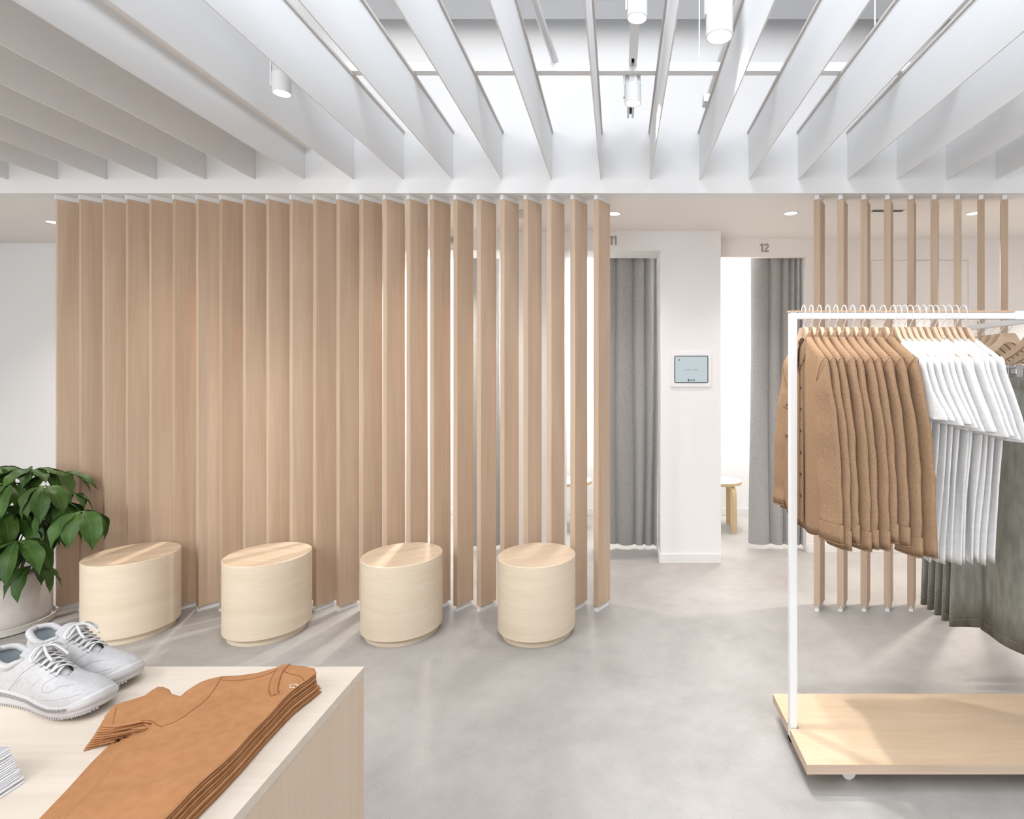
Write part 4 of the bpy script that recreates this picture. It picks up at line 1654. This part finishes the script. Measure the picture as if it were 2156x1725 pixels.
    if not first:
        KIDS[key] = [c for c in bpy.data.objects if c.parent == t]
    return t


TZ = 0.77


def make_tee_hung(x, y, label, var=0):
    t = thing('hanging_t_shirt', label, 'T-shirt', (x, y, TZ), -PI / 2 + math.radians(random.uniform(-1.5, 1.5)), 'white T-shirts on the rack')
    key = 'ts%d' % var
    if key in KIDS:
        for p in KIDS[key]:
            c = copy_tree(p, t)
        return t
    rows = garment_rows(0.084, 1.54, 0.211, 1.463, 0.075, 0.018,
                        lambda v: lerp(0.203, 0.225, sstep(0, .25, v)) - 0.055 * sstep(.25, 1, v),
                        lambda v: lerp(0.0078, 0.0095, sstep(0, .12, v)),
                        lambda u: 0.772 + 0.005 * max(0, 4 - var) + [0, .006, -.004, .003][var % 4] - 0.01 * u,
                        lambda xx, v: (0.005 * math.sin(42 * xx + 0.6 + 0.5 * (var % 3)) + 0.003 * math.sin(75 * xx + 2 + var)) * sstep(.2, .9, v))
    MB().grid(shift(rows, -TZ), closed=True).make('body', TEEW, t, True)
    d = 0.012 - 0.0062 * var + [0, .004, -.004, .006, 0, -.005][var % 6]
    tab = [(1.474, 0.168, 0.212, .006, 0, 0), (1.462, 0.156, 0.222, .0095, 0.02, 0), (1.42, 0.145, 0.232, .009, 0.06, 0), (1.36, 0.145, 0.258, .008, 0.14, 0), (1.31 + d * .5, 0.148, 0.286, .0075, .22, 0.002), (1.285 + d, 0.148, 0.300, .0075, .26, 0.003), (1.255 + d, 0.147, 0.314, .0075, .30, 0.004)]
    big = []
    for k in range(len(tab) - 1):
        for q in range(3):
            big.append(tuple(lerp(a, b_, q / 3) for a, b_ in zip(tab[k], tab[k + 1])))
    big.append(tab[-1])
    for sd in (1, -1):
        s_ = MB().grid(shift(sleeve_rows(big, sd, 0, 0), -TZ), closed=True).make('sleeve', TEEW, t, True)
    # neck rib
    P = []
    for i in range(49):
        a = 2 * PI * i / 48
        sa = math.sin(a)
        k = abs(sa) ** 1.5
        P.append((0.084 * math.cos(a), 0.0082 * sa, 1.541 - (0.075 if sa < 0 else 0.018) * k - TZ))
    MB().tube(P, 0.0045, 8, cap=False).make('neck_rib', TEEW, t, True)
    KIDS[key] = [c for c in bpy.data.objects if c.parent == t]
    return t


hooksA = [1691.7, 1707.8, 1725, 1742.5, 1759.5, 1777, 1795, 1815.8, 1836, 1859]
hooksB = [1880, 1892, 1904, 1916, 1929.6, 1943.6, 1958, 1969.4, 1983.7, 1997.4, 2011, 2028]
for n, h in enumerate(hooksA):
    X = PX(h, RY)
    lab = ('foremost tan button-front overshirt on the rack, beside the white post' if n == 0 else
           'tan overshirt on the rack, last before the white T-shirts' if n == 9 else
           'tan overshirt on the rack, %s from the white post' % ORD[n])
    g = make_overshirt(X, RY, lab, first=(n == 0), n_=n, var=[0, 1, 2, 0, 1, 1, 0, 2, 1, 1][n])
    if n in (1, 3, 6, 8):
        pass
    t = thing('clothes_hanger', 'wooden hanger with white hook holding the %s tan overshirt from the post' % ORD[n], 'hanger', (X, RY, HZ), g.rotation_euler.z, 'wooden hangers of the overshirts')
    hanger_parts(t)
for n, h in enumerate(hooksB):
    X = PX(h, RY)
    lab = ('white T-shirt hanging right next to the tan overshirts' if n == 0 else
           'white T-shirt at the right end of the hanging row, before the trousers' if n == 11 else
           'white T-shirt on the rack, %s from the tan overshirts' % ORD[n])
    g = make_tee_hung(X, RY, lab, var=n)
    t = thing('clothes_hanger', 'wooden hanger with white hook holding the %s white T-shirt from the overshirts' % ORD[n], 'hanger', (X, RY, HZ), g.rotation_euler.z, 'wooden hangers of the T-shirts')
    hanger_parts(t)

# ---------------------------------------------------------------- trousers
QZ = 0.33


def make_trousers(x, y, rz, label, group, dz=0.0):
    t = thing('trousers', label, 'trousers', (x, y, QZ + dz), rz, group)
    if 'trs' in KIDS:
        for p in KIDS['trs']:
            copy_tree(p, t)
        return t
    mb = MB()
    for sd in (1, -1):
        rows = []
        for (z, xi, xo, tk, dy) in ((1.405, -0.002, 0.195, 0.006, 0), (1.37, -0.002, 0.203, .007, 0), (1.30, -0.004, 0.220, .010, 0), (1.22, -0.006, 0.234, .011, 0), (1.14, -0.004, 0.240, .012, 0), (1.10, 0.002, 0.240, .012, 0), (1.0, 0.012, 0.243, .013, 0), (0.85, 0.020, 0.248, .014, 0), (0.7, 0.026, 0.254, .015, 0), (0.5, 0.030, 0.262, .016, 0), (0.345, 0.032, 0.268, .017, 0)):
            r = []
            c, h = (xi + xo) / 2, (xo - xi) / 2
            g = sstep(1.1, .4, z)
            for i in range(32):
                a = 2 * PI * i / 32
                u = h * math.copysign(abs(math.cos(a)) ** 0.8, math.cos(a))
                w_ = tk * math.copysign(abs(math.sin(a)) ** 0.7, math.sin(a))
                fold = 0.007 * math.sin(30 * (c + u) + 1.0) * g
                r.append((sd * (c + u), w_ + fold, z - QZ))
            rows.append(r)
        last = rows[-1]
        rows.append([(p[0] * 0.99, p[1] * 0.85, p[2] + 0.003) for p in last])
        rows.append([(p[0] * 0.985, p[1] * 0.8, p[2] + 0.05) for p in last])
        mb.grid(rows, closed=True)
        # stitched side seam and hem line
        for (a_, nm) in ((0, 'side_seam'),):
            pts_ = [(r[0][0], r[0][1], r[0][2]) for r in rows[:-2]]
            MB().tube(crv(pts_, 2), 0.0028, 6).make(nm, TWILL2, t, True)
        k = len(rows) - 3
        hr = rows[k]
        MB().tube([(p[0] * 1.0, p[1] * 1.06, p[2] + 0.035) for p in hr + hr[:1]], 0.0008, 5).make('hem_stitch', TWILL2, t, True)
    mb.make('legs', TWILL, t, True)
    rows = []
    for (z, h, tk) in ((1.412, 0.196, 0.0068), (1.408, 0.1975, 0.008), (1.375, 0.2025, 0.0088), (1.372, 0.202, 0.0075)):
        rows.append([(h * math.copysign(abs(math.cos(2 * PI * i / 48)) ** 0.8, math.cos(2 * PI * i / 48)), tk * math.copysign(abs(math.sin(2 * PI * i / 48)) ** 0.6, math.sin(2 * PI * i / 48)), z - QZ) for i in range(48)])
    wb = MB().grid(rows, closed=True).make('waistband', TWILL, t, True)
    for x_ in (-0.15, -0.07, 0.07, 0.15):
        for sy in (-1, 1):
            MB().box(x_ - 0.005, x_ + 0.005, sy * 0.0098 - 0.0012, sy * 0.0098 + 0.0012, 1.365 - QZ, 1.415 - QZ).make('belt_loop', TWILL2, wb)
    for sx in (-1, 1):
        pts_ = crv([(sx * 0.125, -0.0105, 1.372 - QZ), (sx * 0.130, -0.0125, 1.33 - QZ), (sx * 0.16, -0.0125, 1.29 - QZ), (sx * 0.215, -0.006, 1.265 - QZ)], 5)
        MB().tube(pts_, 0.0014, 6).make('pocket_seam', TWILL2, t, True)
    KIDS['trs'] = [c for c in bpy.data.objects if c.parent == t]
    return t


near = [(1.575, 2.075), (1.635, 2.065), (1.70, 2.06)]
nl = ['grey green trousers clipped to a hanger, next to the last white T-shirt', 'grey green trousers on the rack, middle of the three near pairs', 'grey green trousers on the rack, cut by the right edge']
for n, (x, y) in enumerate(near):
    rz = -PI / 2 + math.radians(8)
    make_trousers(x, y, rz, nl[n], 'grey green trousers near the T-shirts', -0.012)
    t = thing('clip_hanger', ['wooden clip hanger nearest the last white T-shirt', 'wooden clip hanger, middle of the three at the right edge', 'wooden clip hanger cut by the right edge'][n], 'hanger', (x, y - 0.0 if n else y, HZ), rz, 'wooden clip hangers at the right edge')
    hanger_parts(t, True)
for n, y in enumerate((2.36, 2.415, 2.47, 2.525, 2.58)):
    rz = math.radians(6)
    lab = ['grey green trousers on the cross rail, nearest of the five', 'grey green trousers on the cross rail, second nearest of five', 'grey green trousers on the cross rail, middle of the five', 'grey green trousers on the cross rail, second farthest of five', 'grey green trousers on the cross rail, farthest of the five'][n]
    make_trousers(1.67, y, rz, lab, 'grey green trousers on the cross rail')
    lab = lab.replace('grey green trousers', 'shaded wooden clip hanger')
    t = thing('clip_hanger', lab, 'hanger', (1.67, y, HZ), rz, 'wooden clip hangers on the cross rail')
    hanger_parts(t, True)
